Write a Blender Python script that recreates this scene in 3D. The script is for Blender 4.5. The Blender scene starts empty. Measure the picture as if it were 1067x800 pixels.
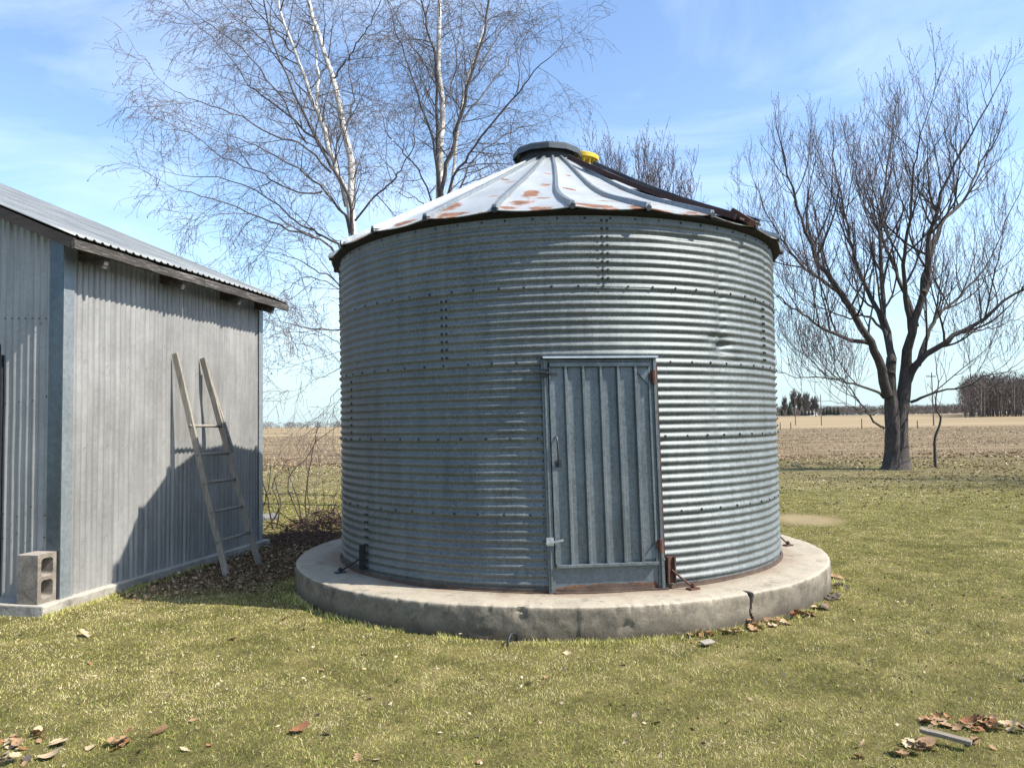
import bpy, math, random
import numpy as np
from mathutils import Vector, Matrix
random.seed(7); RNG = np.random.default_rng(7)
PI = math.pi
sc = bpy.context.scene
COL = sc.collection
R_ = math.radians

# ------------------------------------------------------------------ camera
F_PX, W_PX, H_PX = 802.0, 1067.0, 800.0
PITCH, ROLL = R_(2.93), R_(0.9)
EYE = np.array([0.0, 0.0, 1.5])
_fw = np.array([0, math.cos(PITCH), math.sin(PITCH)])
_up = np.array([0, -math.sin(PITCH), math.cos(PITCH)])
_rt = np.array([1.0, 0, 0])
RT = _rt * math.cos(ROLL) - _up * math.sin(ROLL)
UP = _up * math.cos(ROLL) + _rt * math.sin(ROLL)
FW = _fw
cam_d = bpy.data.cameras.new('camera'); cam = bpy.data.objects.new('camera', cam_d); COL.objects.link(cam)
cam_d.sensor_width = 36; cam_d.lens = 36 * F_PX / W_PX
cam_d.clip_start = 0.05; cam_d.clip_end = 6000
cam.matrix_world = Matrix(((RT[0], UP[0], -FW[0], EYE[0]), (RT[1], UP[1], -FW[1], EYE[1]), (RT[2], UP[2], -FW[2], EYE[2]), (0, 0, 0, 1)))
sc.camera = cam

def at(u, v, Y):
    """world point at depth Y seen in the direction (u, v) of the survey photograph"""
    d = FW + RT * (u - W_PX / 2) / F_PX + UP * (H_PX / 2 - v) / F_PX
    t = Y / d[1]
    p = EYE + d * t
    return (p[0], p[1], p[2])

def on_ground(u, v, z=0.0):
    d = FW + RT * (u - W_PX / 2) / F_PX + UP * (H_PX / 2 - v) / F_PX
    t = (z - EYE[2]) / d[2]
    p = EYE + d * t
    return (p[0], p[1], z)

def smooth(t):
    t = np.clip(t, 0, 1); return t * t * (3 - 2 * t)

def gz(x, y):
    """height of the terrain"""
    return 3.0 * smooth((np.asarray(y) - 140) / 260.) * smooth((np.asarray(x) - 20) / 60.)

def vnoise(x, y, seed=0):
    x = np.asarray(x, float); y = np.asarray(y, float)
    xi = np.floor(x).astype(np.int64); yi = np.floor(y).astype(np.int64)
    fx = x - xi; fy = y - yi
    fx = fx * fx * (3 - 2 * fx); fy = fy * fy * (3 - 2 * fy)
    def h(i, j):
        n = (i * 374761393 + j * 668265263 + seed * 974711) & 0x7fffffff
        n = ((n ^ (n >> 13)) * 1274126177) & 0x7fffffff
        return ((n ^ (n >> 16)) & 0xffff) / 65535.
    return (h(xi, yi) * (1 - fx) + h(xi + 1, yi) * fx) * (1 - fy) + (h(xi, yi + 1) * (1 - fx) + h(xi + 1, yi + 1) * fx) * fy

def fbm(x, y, seed=0, o=4):
    s = 0; a = 1; tot = 0
    for k in range(o):
        s = s + a * vnoise(np.asarray(x) * 2 ** k, np.asarray(y) * 2 ** k, seed + k * 17); tot += a; a *= .55
    return s / tot

# ------------------------------------------------------------------ scene objects
def tag(o, label=None, cat=None, group=None, kind=None):
    if label: o['label'] = label
    if cat: o['category'] = cat
    if group: o['group'] = group
    if kind: o['kind'] = kind
    return o

def empty(name, loc=(0, 0, 0), rz=0.0, label=None, cat=None, group=None):
    o = bpy.data.objects.new(name, None); COL.objects.link(o)
    o.location = loc; o.rotation_euler = (0, 0, rz); o.empty_display_size = .2
    return tag(o, label, cat, group)

def link(name, me, parent=None):
    o = bpy.data.objects.new(name, me); COL.objects.link(o)
    if parent is not None: o.parent = parent
    return o

def mesh_np(name, V, faces_flat, nper, mat, parent=None, smooth_=False, attr=None):
    """fast mesh from numpy: V (n,3), faces_flat (m,nper)"""
    me = bpy.data.meshes.new(name)
    V = np.asarray(V, np.float32); Fc = np.asarray(faces_flat, np.int32)
    me.vertices.add(len(V)); me.vertices.foreach_set('co', V.ravel())
    me.loops.add(Fc.size); me.loops.foreach_set('vertex_index', Fc.ravel())
    m = len(Fc); me.polygons.add(m)
    me.polygons.foreach_set('loop_start', np.arange(m, dtype=np.int32) * nper)
    me.polygons.foreach_set('loop_total', np.full(m, nper, np.int32))
    if smooth_: me.polygons.foreach_set('use_smooth', np.ones(m, bool))
    me.update(calc_edges=True)
    if attr:
        for k, val in attr.items():
            a = me.attributes.new(k, 'FLOAT', 'POINT'); a.data.foreach_set('value', np.asarray(val, np.float32))
    me.materials.append(mat)
    return link(name, me, parent)

class MB:
    def __init__(s): s.v = []; s.f = []
    def add(s, vs, fs, M=None):
        b = len(s.v)
        s.v += [tuple(M @ Vector(p)) if M is not None else tuple(p) for p in vs]
        s.f += [tuple(b + i for i in f) for f in fs]
        return s
    def box(s, x0, x1, y0, y1, z0, z1, M=None):
        return s.add([(x0, y0, z0), (x1, y0, z0), (x1, y1, z0), (x0, y1, z0), (x0, y0, z1), (x1, y0, z1), (x1, y1, z1), (x0, y1, z1)],
                     [(0, 3, 2, 1), (4, 5, 6, 7), (0, 1, 5, 4), (1, 2, 6, 5), (2, 3, 7, 6), (3, 0, 4, 7)], M)
    def beam(s, p, q, w, h, up=(0, 0, 1), M=None, n=1, jit=0):
        p = Vector(p); q = Vector(q); d = (q - p).normalized()
        a = d.cross(Vector(up)).normalized(); b = a.cross(d)
        vs = []
        for k in range(n + 1):
            c = p.lerp(q, k / n); ja = random.uniform(-jit, jit); jb = random.uniform(-jit, jit)
            for sa, sb in ((-1, -1), (1, -1), (1, 1), (-1, 1)):
                vs.append(c + a * (sa * w / 2 + ja) + b * (sb * h / 2 + jb))
        fs = [(3, 2, 1, 0), tuple(4 * n + i for i in range(4))]
        for k in range(n):
            for i in range(4):
                j = (i + 1) % 4; fs.append((4 * k + i, 4 * k + j, 4 * k + 4 + j, 4 * k + 4 + i))
        return s.add(vs, fs, M)
    def tube(s, pts, rad, n=8, M=None, cap=True):
        pts = [Vector(p) for p in pts]; vs = []; fs = []
        if not hasattr(rad, '__len__'): rad = [rad] * len(pts)
        ref = Vector((.13, .27, .95))
        for i, p in enumerate(pts):
            d = (pts[min(i + 1, len(pts) - 1)] - pts[max(i - 1, 0)]).normalized()
            if abs(d.dot(ref)) > .95: ref = Vector((1, .1, 0))
            a = d.cross(ref).normalized(); b = a.cross(d)
            for k in range(n):
                t = 2 * PI * k / n; vs.append(p + (a * math.cos(t) + b * math.sin(t)) * rad[i])
        for i in range(len(pts) - 1):
            for k in range(n):
                j = (k + 1) % n; fs.append((i * n + k, i * n + j, i * n + n + j, i * n + n + k))
        if cap: fs += [tuple(range(n - 1, -1, -1)), tuple((len(pts) - 1) * n + k for k in range(n))]
        return s.add(vs, fs, M)
    def lathe(s, prof, n=48, M=None, closed=False):
        vs = []; fs = []; m = len(prof)
        for k in range(n):
            t = 2 * PI * k / n
            for r, z in prof: vs.append((r * math.sin(t), -r * math.cos(t), z))
        for k in range(n):
            k2 = (k + 1) % n
            for i in range(m - 1): fs.append((k * m + i, k2 * m + i, k2 * m + i + 1, k * m + i + 1))
            if closed: fs.append((k * m + m - 1, k2 * m + m - 1, k2 * m, k * m))
        return s.add(vs, fs, M)
    def build(s, name, mat, parent=None, smooth_=False, bevel=0, split=None):
        me = bpy.data.meshes.new(name); me.from_pydata(s.v, [], s.f); me.update()
        me.materials.append(mat)
        if smooth_: me.polygons.foreach_set('use_smooth', np.ones(len(me.polygons), bool))
        o = link(name, me, parent)
        if bevel:
            b = o.modifiers.new('bevel', 'BEVEL'); b.width = bevel; b.segments = 2; b.limit_method = 'ANGLE'; b.angle_limit = R_(40)
        if split:
            e = o.modifiers.new('edges', 'EDGE_SPLIT'); e.split_angle = R_(split)
        return o

# ------------------------------------------------------------------ materials
class G:
    """little node-graph builder"""
    def __init__(s, name):
        s.m = bpy.data.materials.new(name); s.m.use_nodes = True; s.t = s.m.node_tree
        s.t.nodes.clear(); s.out = s.t.nodes.new('ShaderNodeOutputMaterial')
    def n(s, typ, ins=None, **kw):
        nd = s.t.nodes.new('ShaderNode' + typ)
        for k, v in kw.items(): setattr(nd, k, v)
        for k, v in (ins or {}).items():
            sock = nd.inputs[k]
            if isinstance(v, bpy.types.NodeSocket): s.t.links.new(v, sock)
            else:
                if sock.type == 'RGBA' and hasattr(v, '__len__') and len(v) == 3: v = (*v, 1)
                sock.default_value = v
        return nd
    def coord(s, scale=(1, 1, 1), rot=(0, 0, 0)):
        tc = s.n('TexCoord'); mp = s.n('Mapping', {'Vector': tc.outputs['Object'], 'Scale': scale, 'Rotation': rot}); return mp.outputs[0]
    def noise(s, vec, scale, detail=4, rough=.55, dist=0):
        return s.n('TexNoise', {'Vector': vec, 'Scale': scale, 'Detail': detail, 'Roughness': rough, 'Distortion': dist}).outputs['Fac']
    def voro(s, vec, scale, out='Distance', feature='F1', rnd=1):
        return s.n('TexVoronoi', {'Vector': vec, 'Scale': scale, 'Randomness': rnd}, feature=feature).outputs[out]
    def ramp(s, fac, stops, interp='LINEAR'):
        r = s.n('ValToRGB', {'Fac': fac}); cr = r.color_ramp; cr.interpolation = interp
        while len(cr.elements) < len(stops): cr.elements.new(.5)
        for e, (p, c) in zip(cr.elements, stops):
            e.position = p; e.color = (*c, 1) if hasattr(c, '__len__') else (c, c, c, 1)
        return r.outputs['Color']
    def math(s, op, a, b=0.0, c=0.0, clamp=False):
        return s.n('Math', {0: a, 1: b, 2: c}, operation=op, use_clamp=clamp).outputs[0]
    def mix(s, fac, a, b, blend='MIX'):
        nd = s.n('Mix', None, data_type='RGBA', blend_type=blend)
        for i, v in ((0, fac), (6, a), (7, b)):
            sk = nd.inputs[i]
            if isinstance(v, bpy.types.NodeSocket): s.t.links.new(v, sk)
            else: sk.default_value = (*v, 1) if hasattr(v, '__len__') and len(v) == 3 else v
        return nd.outputs[2]
    def sep(s, vec):
        return s.n('SeparateXYZ', {0: vec}).outputs
    def bump(s, h, strength=.3, dist=.01, normal=None):
        ins = {'Height': h, 'Strength': strength, 'Distance': dist}
        if normal is not None: ins['Normal'] = normal
        return s.n('Bump', ins).outputs[0]
    def attr(s, name):
        return s.n('Attribute', None, attribute_name=name).outputs['Fac']
    def pbr(s, **kw):
        p = s.n('BsdfPrincipled', {k.replace('_', ' '): v for k, v in kw.items()})
        s.t.links.new(p.outputs[0], s.out.inputs['Surface']); return s.m

def galvanised(name, c0, c1, metallic=.75, rough=.45, streak=None, rust=None, spangle=55., dirt=.35, vert=True, spw=.26, runs=0., tone=False):
    g = G(name); o = g.coord()
    sp = g.n('TexVoronoi', {'Vector': o, 'Scale': spangle}).outputs['Color']
    spv = g.n('RGBToBW', {0: sp}).outputs[0]
    big = g.noise(o, 1.7, 5, .6); fine = g.noise(o, 60, 4, .8)
    st = g.noise(g.coord(vert if isinstance(vert, tuple) else ((9, 9, .55) if vert else (.6, .6, 9))), 1.6, 4, .65)
    f = g.math('ADD', g.math('MULTIPLY', big, .5), g.math('ADD', g.math('MULTIPLY', spv, spw), g.math('MULTIPLY', st, .42)))
    col = g.ramp(f, [(.3, c0), (.62 + spw * .62, c1)])
    col = g.mix(g.math('MULTIPLY', g.ramp(fine, [(.55, 0.), (.75, 1.)]), dirt), col, tuple(.55 * c for c in c0))
    if tone: col = g.mix(1., col, g.n('CombineColor', {0: g.math('ADD', .86, g.math('MULTIPLY', g.attr('tone'), .28)), 1: g.math('ADD', .86, g.math('MULTIPLY', g.attr('tone'), .28)), 2: g.math('ADD', .86, g.math('MULTIPLY', g.attr('tone'), .28))}).outputs[0], 'MULTIPLY')
    if runs:      # grey runs and water stains of their own shape
        rn0 = g.noise(g.coord((7, 7, .9)), 1.5, 5, .7, .6); rn1 = g.noise(o, .9, 4, .6)
        col = g.mix(g.math('MULTIPLY', g.ramp(g.math('ADD', g.math('MULTIPLY', rn0, .6), g.math('MULTIPLY', rn1, .4)), [(.5, 0.), (.66, 1.)]), runs), col, tuple(.5 * c for c in c0))
        col = g.mix(g.math('MULTIPLY', g.ramp(rn1, [(.56, 0.), (.72, 1.)]), runs * .4), col, tuple(1.15 * c for c in c1))
    ro = g.math('ADD', rough - .12, g.math('MULTIPLY', f, .24))
    met = metallic
    if rust:
        rn = g.noise(o, rust[0], 6, .7, .4)
        z = g.sep(g.n('TexCoord').outputs['Object'])[2]
        rm = g.ramp(rn, [(rust[1], 0.), (rust[1] + .08, 1.)])
        if len(rust) > 2:   # rust rising from a bottom edge at height rust[2]
            edge = g.math('LESS_THAN', g.math('ADD', z, g.math('MULTIPLY', rn, -.12)), rust[2])
            rm = g.math('MAXIMUM', g.math('MULTIPLY', rm, .0), edge)
        rc = g.ramp(g.noise(o, 30, 3), [(.3, (.06, .028, .015)), (.7, (.2, .1, .055))])
        col = g.mix(rm, col, rc)
        ro = g.math('MAXIMUM', ro, g.math('MULTIPLY', rm, .85))
        met = g.math('MULTIPLY', g.math('SUBTRACT', 1.0, rm), metallic)
    nb = g.bump(g.math('ADD', g.math('MULTIPLY', fine, .5), g.math('MULTIPLY', spv, .25)), .12, .004)
    return g.pbr(Base_Color=col, Metallic=met, Roughness=ro, Normal=nb)

def flat_mat(name, col, rough=.7, metallic=0., var=.35, scale=20., stretch=(1, 1, 1), bump=.3, bd=.004):
    g = G(name); o = g.coord(stretch)
    n1 = g.noise(o, scale, 5, .65); n2 = g.noise(g.coord(), scale * .2, 3)
    f = g.math('ADD', g.math('MULTIPLY', n1, .6), g.math('MULTIPLY', n2, .4))
    c = g.ramp(f, [(.3, tuple(k * (1 - var) for k in col)), (.7, tuple(min(1, k * (1 + var)) for k in col))])
    return g.pbr(Base_Color=c, Roughness=rough, Metallic=metallic, Normal=g.bump(n1, bump, bd))

M = {}
M['bin_wall'] = galvanised('galvanised_bin_sheet', (.056, .066, .067), (.188, .208, .205), .34, .52, spangle=95, dirt=.5, runs=.38, spw=.46, tone=True)
M['bin_door'] = galvanised('galvanised_door_sheet', (.065, .082, .09), (.20, .226, .236), .5, .42, spangle=60, runs=.5)
M['bin_sill'] = galvanised('galvanised_sill_sheet', (.08, .1, .11), (.17, .195, .21), .55, .5, rust=(6., .6, -.005))
M['steel_bright'] = galvanised('bright_steel_rail', (.35, .38, .4), (.55, .58, .6), .8, .38)
M['dark_steel'] = flat_mat('dark_weathered_steel', (.035, .037, .04), .55, .5)
M['bolt'] = flat_mat('dark_bolt_steel', (.03, .03, .032), .6, .4)
M['rusty'] = flat_mat('rusty_steel', (.085, .04, .026), .85, .1, .6, 25)
M['rust_dark'] = flat_mat('dark_maroon_rust', (.04, .018, .016), .8, .1, .5, 18)
M['cap'] = flat_mat('grey_cap_sheet', (.06, .07, .078), .5, .45, .3)
M['yellow'] = flat_mat('yellow_plastic', (.56, .385, .02), .5, 0, .28, 8, bump=.1)
M['wood_grey'] = flat_mat('weathered_grey_wood', (.2, .168, .125), .85, 0, .4, 9, (12, 12, .8), .5)
M['wood_ladder'] = flat_mat('weathered_ladder_wood', (.25, .225, .185), .9, 0, .65, 6, (14, 14, 1.2), .7)
M['shed_wall'] = galvanised('shed_siding_metal', (.18, .178, .168), (.36, .355, .34), .25, .48, spangle=40, dirt=.1, spw=.08, runs=.18)
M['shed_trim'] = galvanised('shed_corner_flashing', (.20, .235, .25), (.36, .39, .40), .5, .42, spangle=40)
M['shed_roof'] = galvanised('shed_roof_metal', (.13, .14, .138), (.36, .375, .365), .4, .47, vert=(.3, 11, .3), spw=.05)  # colour streaks up the slope paint in the metal's reflection lines
M['trim_shaded'] = galvanised('shaded_corner_flashing', (.055, .07, .08), (.12, .145, .16), .7, .4, spangle=30)  # same flashing, colour darkened for the shaded front face
M['far_bark'] = flat_mat('far_bark', (.10, .085, .075), .9)
M['pole'] = flat_mat('pole_wood', (.10, .085, .07), .9)
M['white_paint'] = flat_mat('white_paint', (.75, .75, .73), .6, 0, .05)
M['roof_grey'] = flat_mat('grey_shingle', (.16, .155, .15), .9)
M['window_dark'] = flat_mat('dark_glass', (.03, .035, .04), .15)
M['conifer'] = flat_mat('conifer_needles', (.022, .035, .018), .9, 0, .5, 3)

def fascia_mat():
    g = G('peeling_fascia_board'); n1 = g.noise(g.coord((14, 1.2, 14)), 5, 6, .7); n2 = g.noise(g.coord((2, 1.2, 7)), 2.2, 5, .75)
    c = g.ramp(n1, [(.32, (.02, .018, .016)), (.52, (.07, .062, .055)), (.66, (.27, .245, .22))])
    c = g.mix(g.ramp(n2, [(.46, 0.), (.58, .85)]), c, (.035, .03, .026))
    return g.pbr(Base_Color=c, Roughness=.9, Normal=g.bump(n1, .6, .01))
M['fascia'] = fascia_mat()
M['rake'] = flat_mat('weathered_rake_board', (.085, .064, .05), .9, 0, .55, 4, (1., 16, 8), .5)

def roof_mat():
    g = G('rust_stained_roof_sheet'); o = g.coord()
    n1 = g.noise(o, 2.2, 5, .6); n2 = g.noise(o, 26, 4, .7)
    base = g.ramp(g.math('ADD', g.math('MULTIPLY', n1, .7), g.math('MULTIPLY', n2, .3)), [(.3, (.33, .35, .35)), (.7, (.52, .54, .535))])
    a = g.attr('rust')
    rm = g.ramp(g.math('ADD', a, g.math('MULTIPLY', g.math('SUBTRACT', g.noise(g.coord((1, 1, 1)), 11, 7, .8), .5), 1.7)), [(.22, 0.), (.48, 1.)])
    rc = g.ramp(g.noise(o, 14, 4), [(.35, (.10, .036, .015)), (.6, (.22, .09, .036)), (.75, (.32, .18, .095))])
    col = g.mix(g.math('MULTIPLY', rm, .95), base, rc)
    return g.pbr(Base_Color=col, Metallic=g.math('MULTIPLY', g.math('SUBTRACT', 1., rm), .35), Roughness=g.math('ADD', .42, g.math('MULTIPLY', rm, .4)),
                 Normal=g.bump(n2, .12, .005))
M['bin_roof'] = roof_mat()

def concrete_mat(name, top, side, crack=None):
    g = G(name); o = g.coord(); tc = g.n('TexCoord')
    n1 = g.noise(o, 2.3, 6, .65); n2 = g.noise(o, 45, 4, .7); n3 = g.noise(o, 9, 5, .7, .5)
    pits = g.ramp(g.voro(o, 70), [(.0, 0.), (.25, 1.)])
    f = g.math('ADD', g.math('MULTIPLY', n1, .5), g.math('ADD', g.math('MULTIPLY', n2, .2), g.math('MULTIPLY', n3, .3)))
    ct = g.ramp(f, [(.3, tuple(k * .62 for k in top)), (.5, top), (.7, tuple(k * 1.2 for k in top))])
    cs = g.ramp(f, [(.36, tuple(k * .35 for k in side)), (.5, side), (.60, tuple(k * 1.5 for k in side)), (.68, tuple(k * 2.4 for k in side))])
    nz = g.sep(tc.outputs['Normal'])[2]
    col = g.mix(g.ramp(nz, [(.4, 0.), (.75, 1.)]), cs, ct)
    col = g.mix(g.math('MULTIPLY', g.ramp(n3, [(.62, 0.), (.7, 1.)]), .6), col, tuple(k * .35 for k in side))
    col = g.mix(g.math('SUBTRACT', 1., pits), col, tuple(k * .5 for k in side))
    z = g.sep(o)[2]
    if crack is not None:      # soil splashed on the foot, rust washed off the bin, lichen on the rim
        col = g.mix(g.n('MapRange', {0: g.math('ADD', z, g.math('MULTIPLY', n3, -.16)), 1: -.06, 2: .03, 3: .75, 4: 0.}).outputs[0], col, (.055, .042, .027))
        rr = g.n('VectorMath', {0: g.n('VectorMath', {0: o, 1: (1, 1, 0)}, operation='MULTIPLY').outputs[0]}, operation='LENGTH').outputs['Value']
        col = g.mix(g.n('MapRange', {0: g.math('ADD', rr, g.math('MULTIPLY', g.math('SUBTRACT', n1, .5), -.9)), 1: 2.17, 2: 2.36, 3: .6, 4: 0.}).outputs[0], col, (.17, .105, .06))
        col = g.mix(g.math('MULTIPLY', g.ramp(g.noise(o, 5, 6, .75), [(.55, 0.), (.66, 1.)]), .5), col, (.10, .09, .07))
    h = g.math('ADD', g.math('MULTIPLY', n2, .35), g.math('ADD', g.math('MULTIPLY', n3, .9), g.math('MULTIPLY', pits, .3)))
    if crack is not None:
        ca = g.attr('crack'); col = g.mix(ca, col, (.012, .011, .01))
        h = g.math('SUBTRACT', h, g.math('MULTIPLY', ca, 2.))
    return g.pbr(Base_Color=col, Roughness=.92, Normal=g.bump(h, .55, .012))
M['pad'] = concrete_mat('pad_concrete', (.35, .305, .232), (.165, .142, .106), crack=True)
M['slab'] = concrete_mat('slab_concrete', (.38, .35, .29), (.27, .25, .21))
M['slab_dark'] = concrete_mat('mossy_stone', (.17, .17, .165), (.12, .12, .115))
M['block'] = concrete_mat('block_concrete', (.30, .265, .22), (.20, .172, .14))  # side colour darkened to paint in the block's shaded face

def ground_mat():
    g = G('ground_soil_and_grass'); o = g.coord(); xyz = g.sep(o); X, Y = xyz[0], xyz[1]
    nb = g.noise(o, .35, 5, .6); nm = g.noise(o, 2.6, 6, .65); nf = g.noise(o, 30, 5, .75); nff = g.noise(o, 140, 3, .8)
    f = g.math('ADD', g.math('MULTIPLY', nm, .45), g.math('ADD', g.math('MULTIPLY', nf, .3), g.math('MULTIPLY', nff, .25)))
    lawn = g.ramp(f, [(.34, (.05, .045, .02)), (.5, (.135, .115, .045)), (.66, (.27, .215, .095))])
    # leaf strewn border
    border = g.ramp(g.math('ADD', g.math('MULTIPLY', nf, .6), g.math('MULTIPLY', nm, .4)), [(.34, (.045, .042, .022)), (.5, (.15, .125, .065)), (.66, (.33, .27, .17))])
    # stubble field, rows along X
    rows = g.noise(g.coord((.03, .55, 1)), 1., 5, .7)
    clod = g.noise(g.coord((.5, 1.6, 1)), 1.1, 6, .75)
    field = g.ramp(g.math('ADD', g.math('MULTIPLY', rows, .45), g.math('MULTIPLY', clod, .55)),
                   [(.33, (.03, .023, .016)), (.46, (.155, .116, .07)), (.68, (.33, .255, .16))])
    band = g.noise(g.coord((.004, .05, 1)), 1., 3, .6)
    far = g.ramp(band, [(.36, (.19, .145, .09)), (.6, (.31, .24, .145))])
    yw = g.math('ADD', Y, g.math('MULTIPLY', g.math('SUBTRACT', nb, .5), 9.))
    def step(a, b): return g.n('MapRange', {0: yw, 1: a, 2: b, 3: 0., 4: 1.}, interpolation_type='SMOOTHSTEP').outputs[0]
    c = g.mix(g.math('MULTIPLY', step(14., 19.), g.math('ADD', .35, nm), clamp=True), lawn, border)
    c = g.mix(step(28., 31.), c, field)
    c = g.mix(step(92., 138.), c, far)
    # bare tan patch in the lawn
    d = g.math('SQRT', g.math('ADD', g.math('POWER', g.math('MULTIPLY', g.math('SUBTRACT', X, 4.35), 1.), 2.),
                              g.math('POWER', g.math('MULTIPLY', g.math('SUBTRACT', Y, 11.6), .7), 2.)))
    c = g.mix(g.n('MapRange', {0: g.math('ADD', d, g.math('MULTIPLY', nm, .5)), 1: .55, 2: .85, 3: .5, 4: 0.}).outputs[0], c, (.42, .33, .2))
    # leaf mould strip along the shed and behind the bin
    d2 = g.math('SQRT', g.math('ADD', g.math('POWER', g.math('MULTIPLY', g.math('SUBTRACT', X, -2.9), .75), 2.),
                               g.math('POWER', g.math('MULTIPLY', g.math('SUBTRACT', Y, 9.0), .42), 2.)))
    c = g.mix(g.n('MapRange', {0: g.math('ADD', d2, g.math('MULTIPLY', nm, .5)), 1: .85, 2: 1.2, 3: .9, 4: 0.}).outputs[0], c,
              g.ramp(nf, [(.35, (.06, .04, .028)), (.65, (.22, .15, .1))]))
    return g.pbr(Base_Color=c, Roughness=1., Normal=g.bump(g.math('ADD', nf, g.math('MULTIPLY', nm, 2.)), .7, .04), Specular_IOR_Level=.05)
M['ground'] = ground_mat()

def blade_mat(name, cols, trans=.35):
    g = G(name); a = g.attr('dry'); c = g.ramp(a, cols)
    d = g.n('BsdfDiffuse', {'Color': c}); t = g.n('BsdfTranslucent', {'Color': c})
    m = g.n('MixShader', {0: trans, 1: d.outputs[0], 2: t.outputs[0]})
    g.t.links.new(m.outputs[0], g.out.inputs['Surface']); return g.m
M['grass'] = blade_mat('lawn_blades', [(0., (.04, .06, .015)), (.30, (.175, .235, .046)), (.55, (.435, .43, .11)), (.82, (.69, .60, .26)), (1., (.80, .70, .43))], .22)
M['litter'] = blade_mat('leaf_litter_bits', [(0., (.035, .025, .018)), (.4, (.15, .095, .055)), (.7, (.34, .25, .15)), (1., (.62, .52, .38))], .15)
M['twig_stuff'] = blade_mat('far_twigs', [(0., (.09, .075, .068)), (.5, (.15, .126, .112)), (1., (.22, .19, .17))], .0)  # tones lightened to put distance haze into the colour
LEAFM = [flat_mat('leaf_' + n, c, .8, 0, .35, 25, bump=.4) for n, c in
         (('pale', (.40, .30, .18)), ('tan', (.27, .165, .085)), ('russet', (.23, .10, .04)), ('dark', (.06, .045, .035)))]

def bark(name, c0, c1, stretch=(5, 5, 1), scale=6, bump=.8):
    g = G(name); n1 = g.noise(g.coord(stretch), scale, 6, .7, .6); n2 = g.noise(g.coord(), 1.2, 3)
    c = g.ramp(g.math('ADD', g.math('MULTIPLY', n1, .75), g.math('MULTIPLY', n2, .25)), [(.35, c0), (.65, c1)])
    return g.pbr(Base_Color=c, Roughness=.95, Normal=g.bump(n1, bump, .04))
M['maple_bark'] = bark('maple_bark', (.02, .017, .015), (.115, .097, .084), (7, 7, 1.1), 5, 1.)
M['maple_twig'] = flat_mat('maple_twigs', (.075, .058, .06), .85, 0, .3)
M['maple_bud'] = flat_mat('maple_buds', (.12, .055, .05), .8, 0, .3)
M['birch_limb'] = bark('birch_limb_bark', (.04, .034, .034), (.17, .15, .14), (4, 4, 4), 4, .3)
M['birch_twig'] = flat_mat('birch_twigs', (.135, .108, .10), .85, 0, .3)
def birch_mat():
    g = G('white_birch_bark'); n1 = g.noise(g.coord((1.5, 1.5, 12)), 2.2, 5, .7); n2 = g.noise(g.coord(), 2.5, 4, .65)
    m = g.math('MAXIMUM', g.ramp(n1, [(.57, 0.), (.63, .9)]), g.ramp(n2, [(.58, 0.), (.68, .7)]))
    c = g.mix(m, g.ramp(n2, [(.3, (.48, .45, .41)), (.6, (.66, .63, .59))]), (.12, .105, .095))
    return g.pbr(Base_Color=c, Roughness=.8, Normal=g.bump(n1, .3, .01))
M['birch_bark'] = birch_mat()
M['vine'] = flat_mat('dead_vines', (.125, .07, .052), .9, 0, .6, 3)

# ------------------------------------------------------------------ ground
def build_ground():
    ys = np.concatenate([np.linspace(-30, 60, 46), np.geomspace(62, 4000, 60)])
    xs = np.concatenate([-np.geomspace(4000, 32, 40), np.linspace(-30, 30, 41), np.geomspace(32, 4000, 40)])
    X, Y = np.meshgrid(xs, ys); V = np.stack([X, Y, gz(X, Y)], -1).reshape(-1, 3)
    nx, ny = len(xs), len(ys); i = np.arange(nx - 1)[None] + np.arange(ny - 1)[:, None] * nx; i = i.ravel()
    o = mesh_np('ground', V, np.stack([i, i + 1, i + 1 + nx, i + nx], -1), 4, M['ground'], smooth_=True)
    tag(o, kind='structure')
build_ground()

BC = (0.4416, 7.938)           # axis of the bin
PAD_R, PAD_H = 2.575, .235
SO = (-3.83, 6.54)             # near corner of the shed
SA = math.atan2(-.2, .98)      # shed heading: local +x is the outward normal of its long wall, +y runs away along it
def shed_local(x, y):
    dx, dy = np.asarray(x) - SO[0], np.asarray(y) - SO[1]
    c, s = math.cos(SA), math.sin(SA)
    return dx * c + dy * s, -dx * s + dy * c
def blocked(x, y):
    lx, ly = shed_local(x, y)
    return ((np.asarray(x) - BC[0]) ** 2 + (np.asarray(y) - BC[1]) ** 2 < (PAD_R + .004) ** 2) | ((lx < .07) & (ly > -.25) & (ly < 3.4))
def mould(x, y):
    d2 = np.sqrt(((x + 2.9) * .75) ** 2 + ((y - 9.0) * .42) ** 2) + .5 * fbm(x * 2.6, y * 2.6, 5)
    return 1 - smooth((d2 - .85) / .4)

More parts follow.
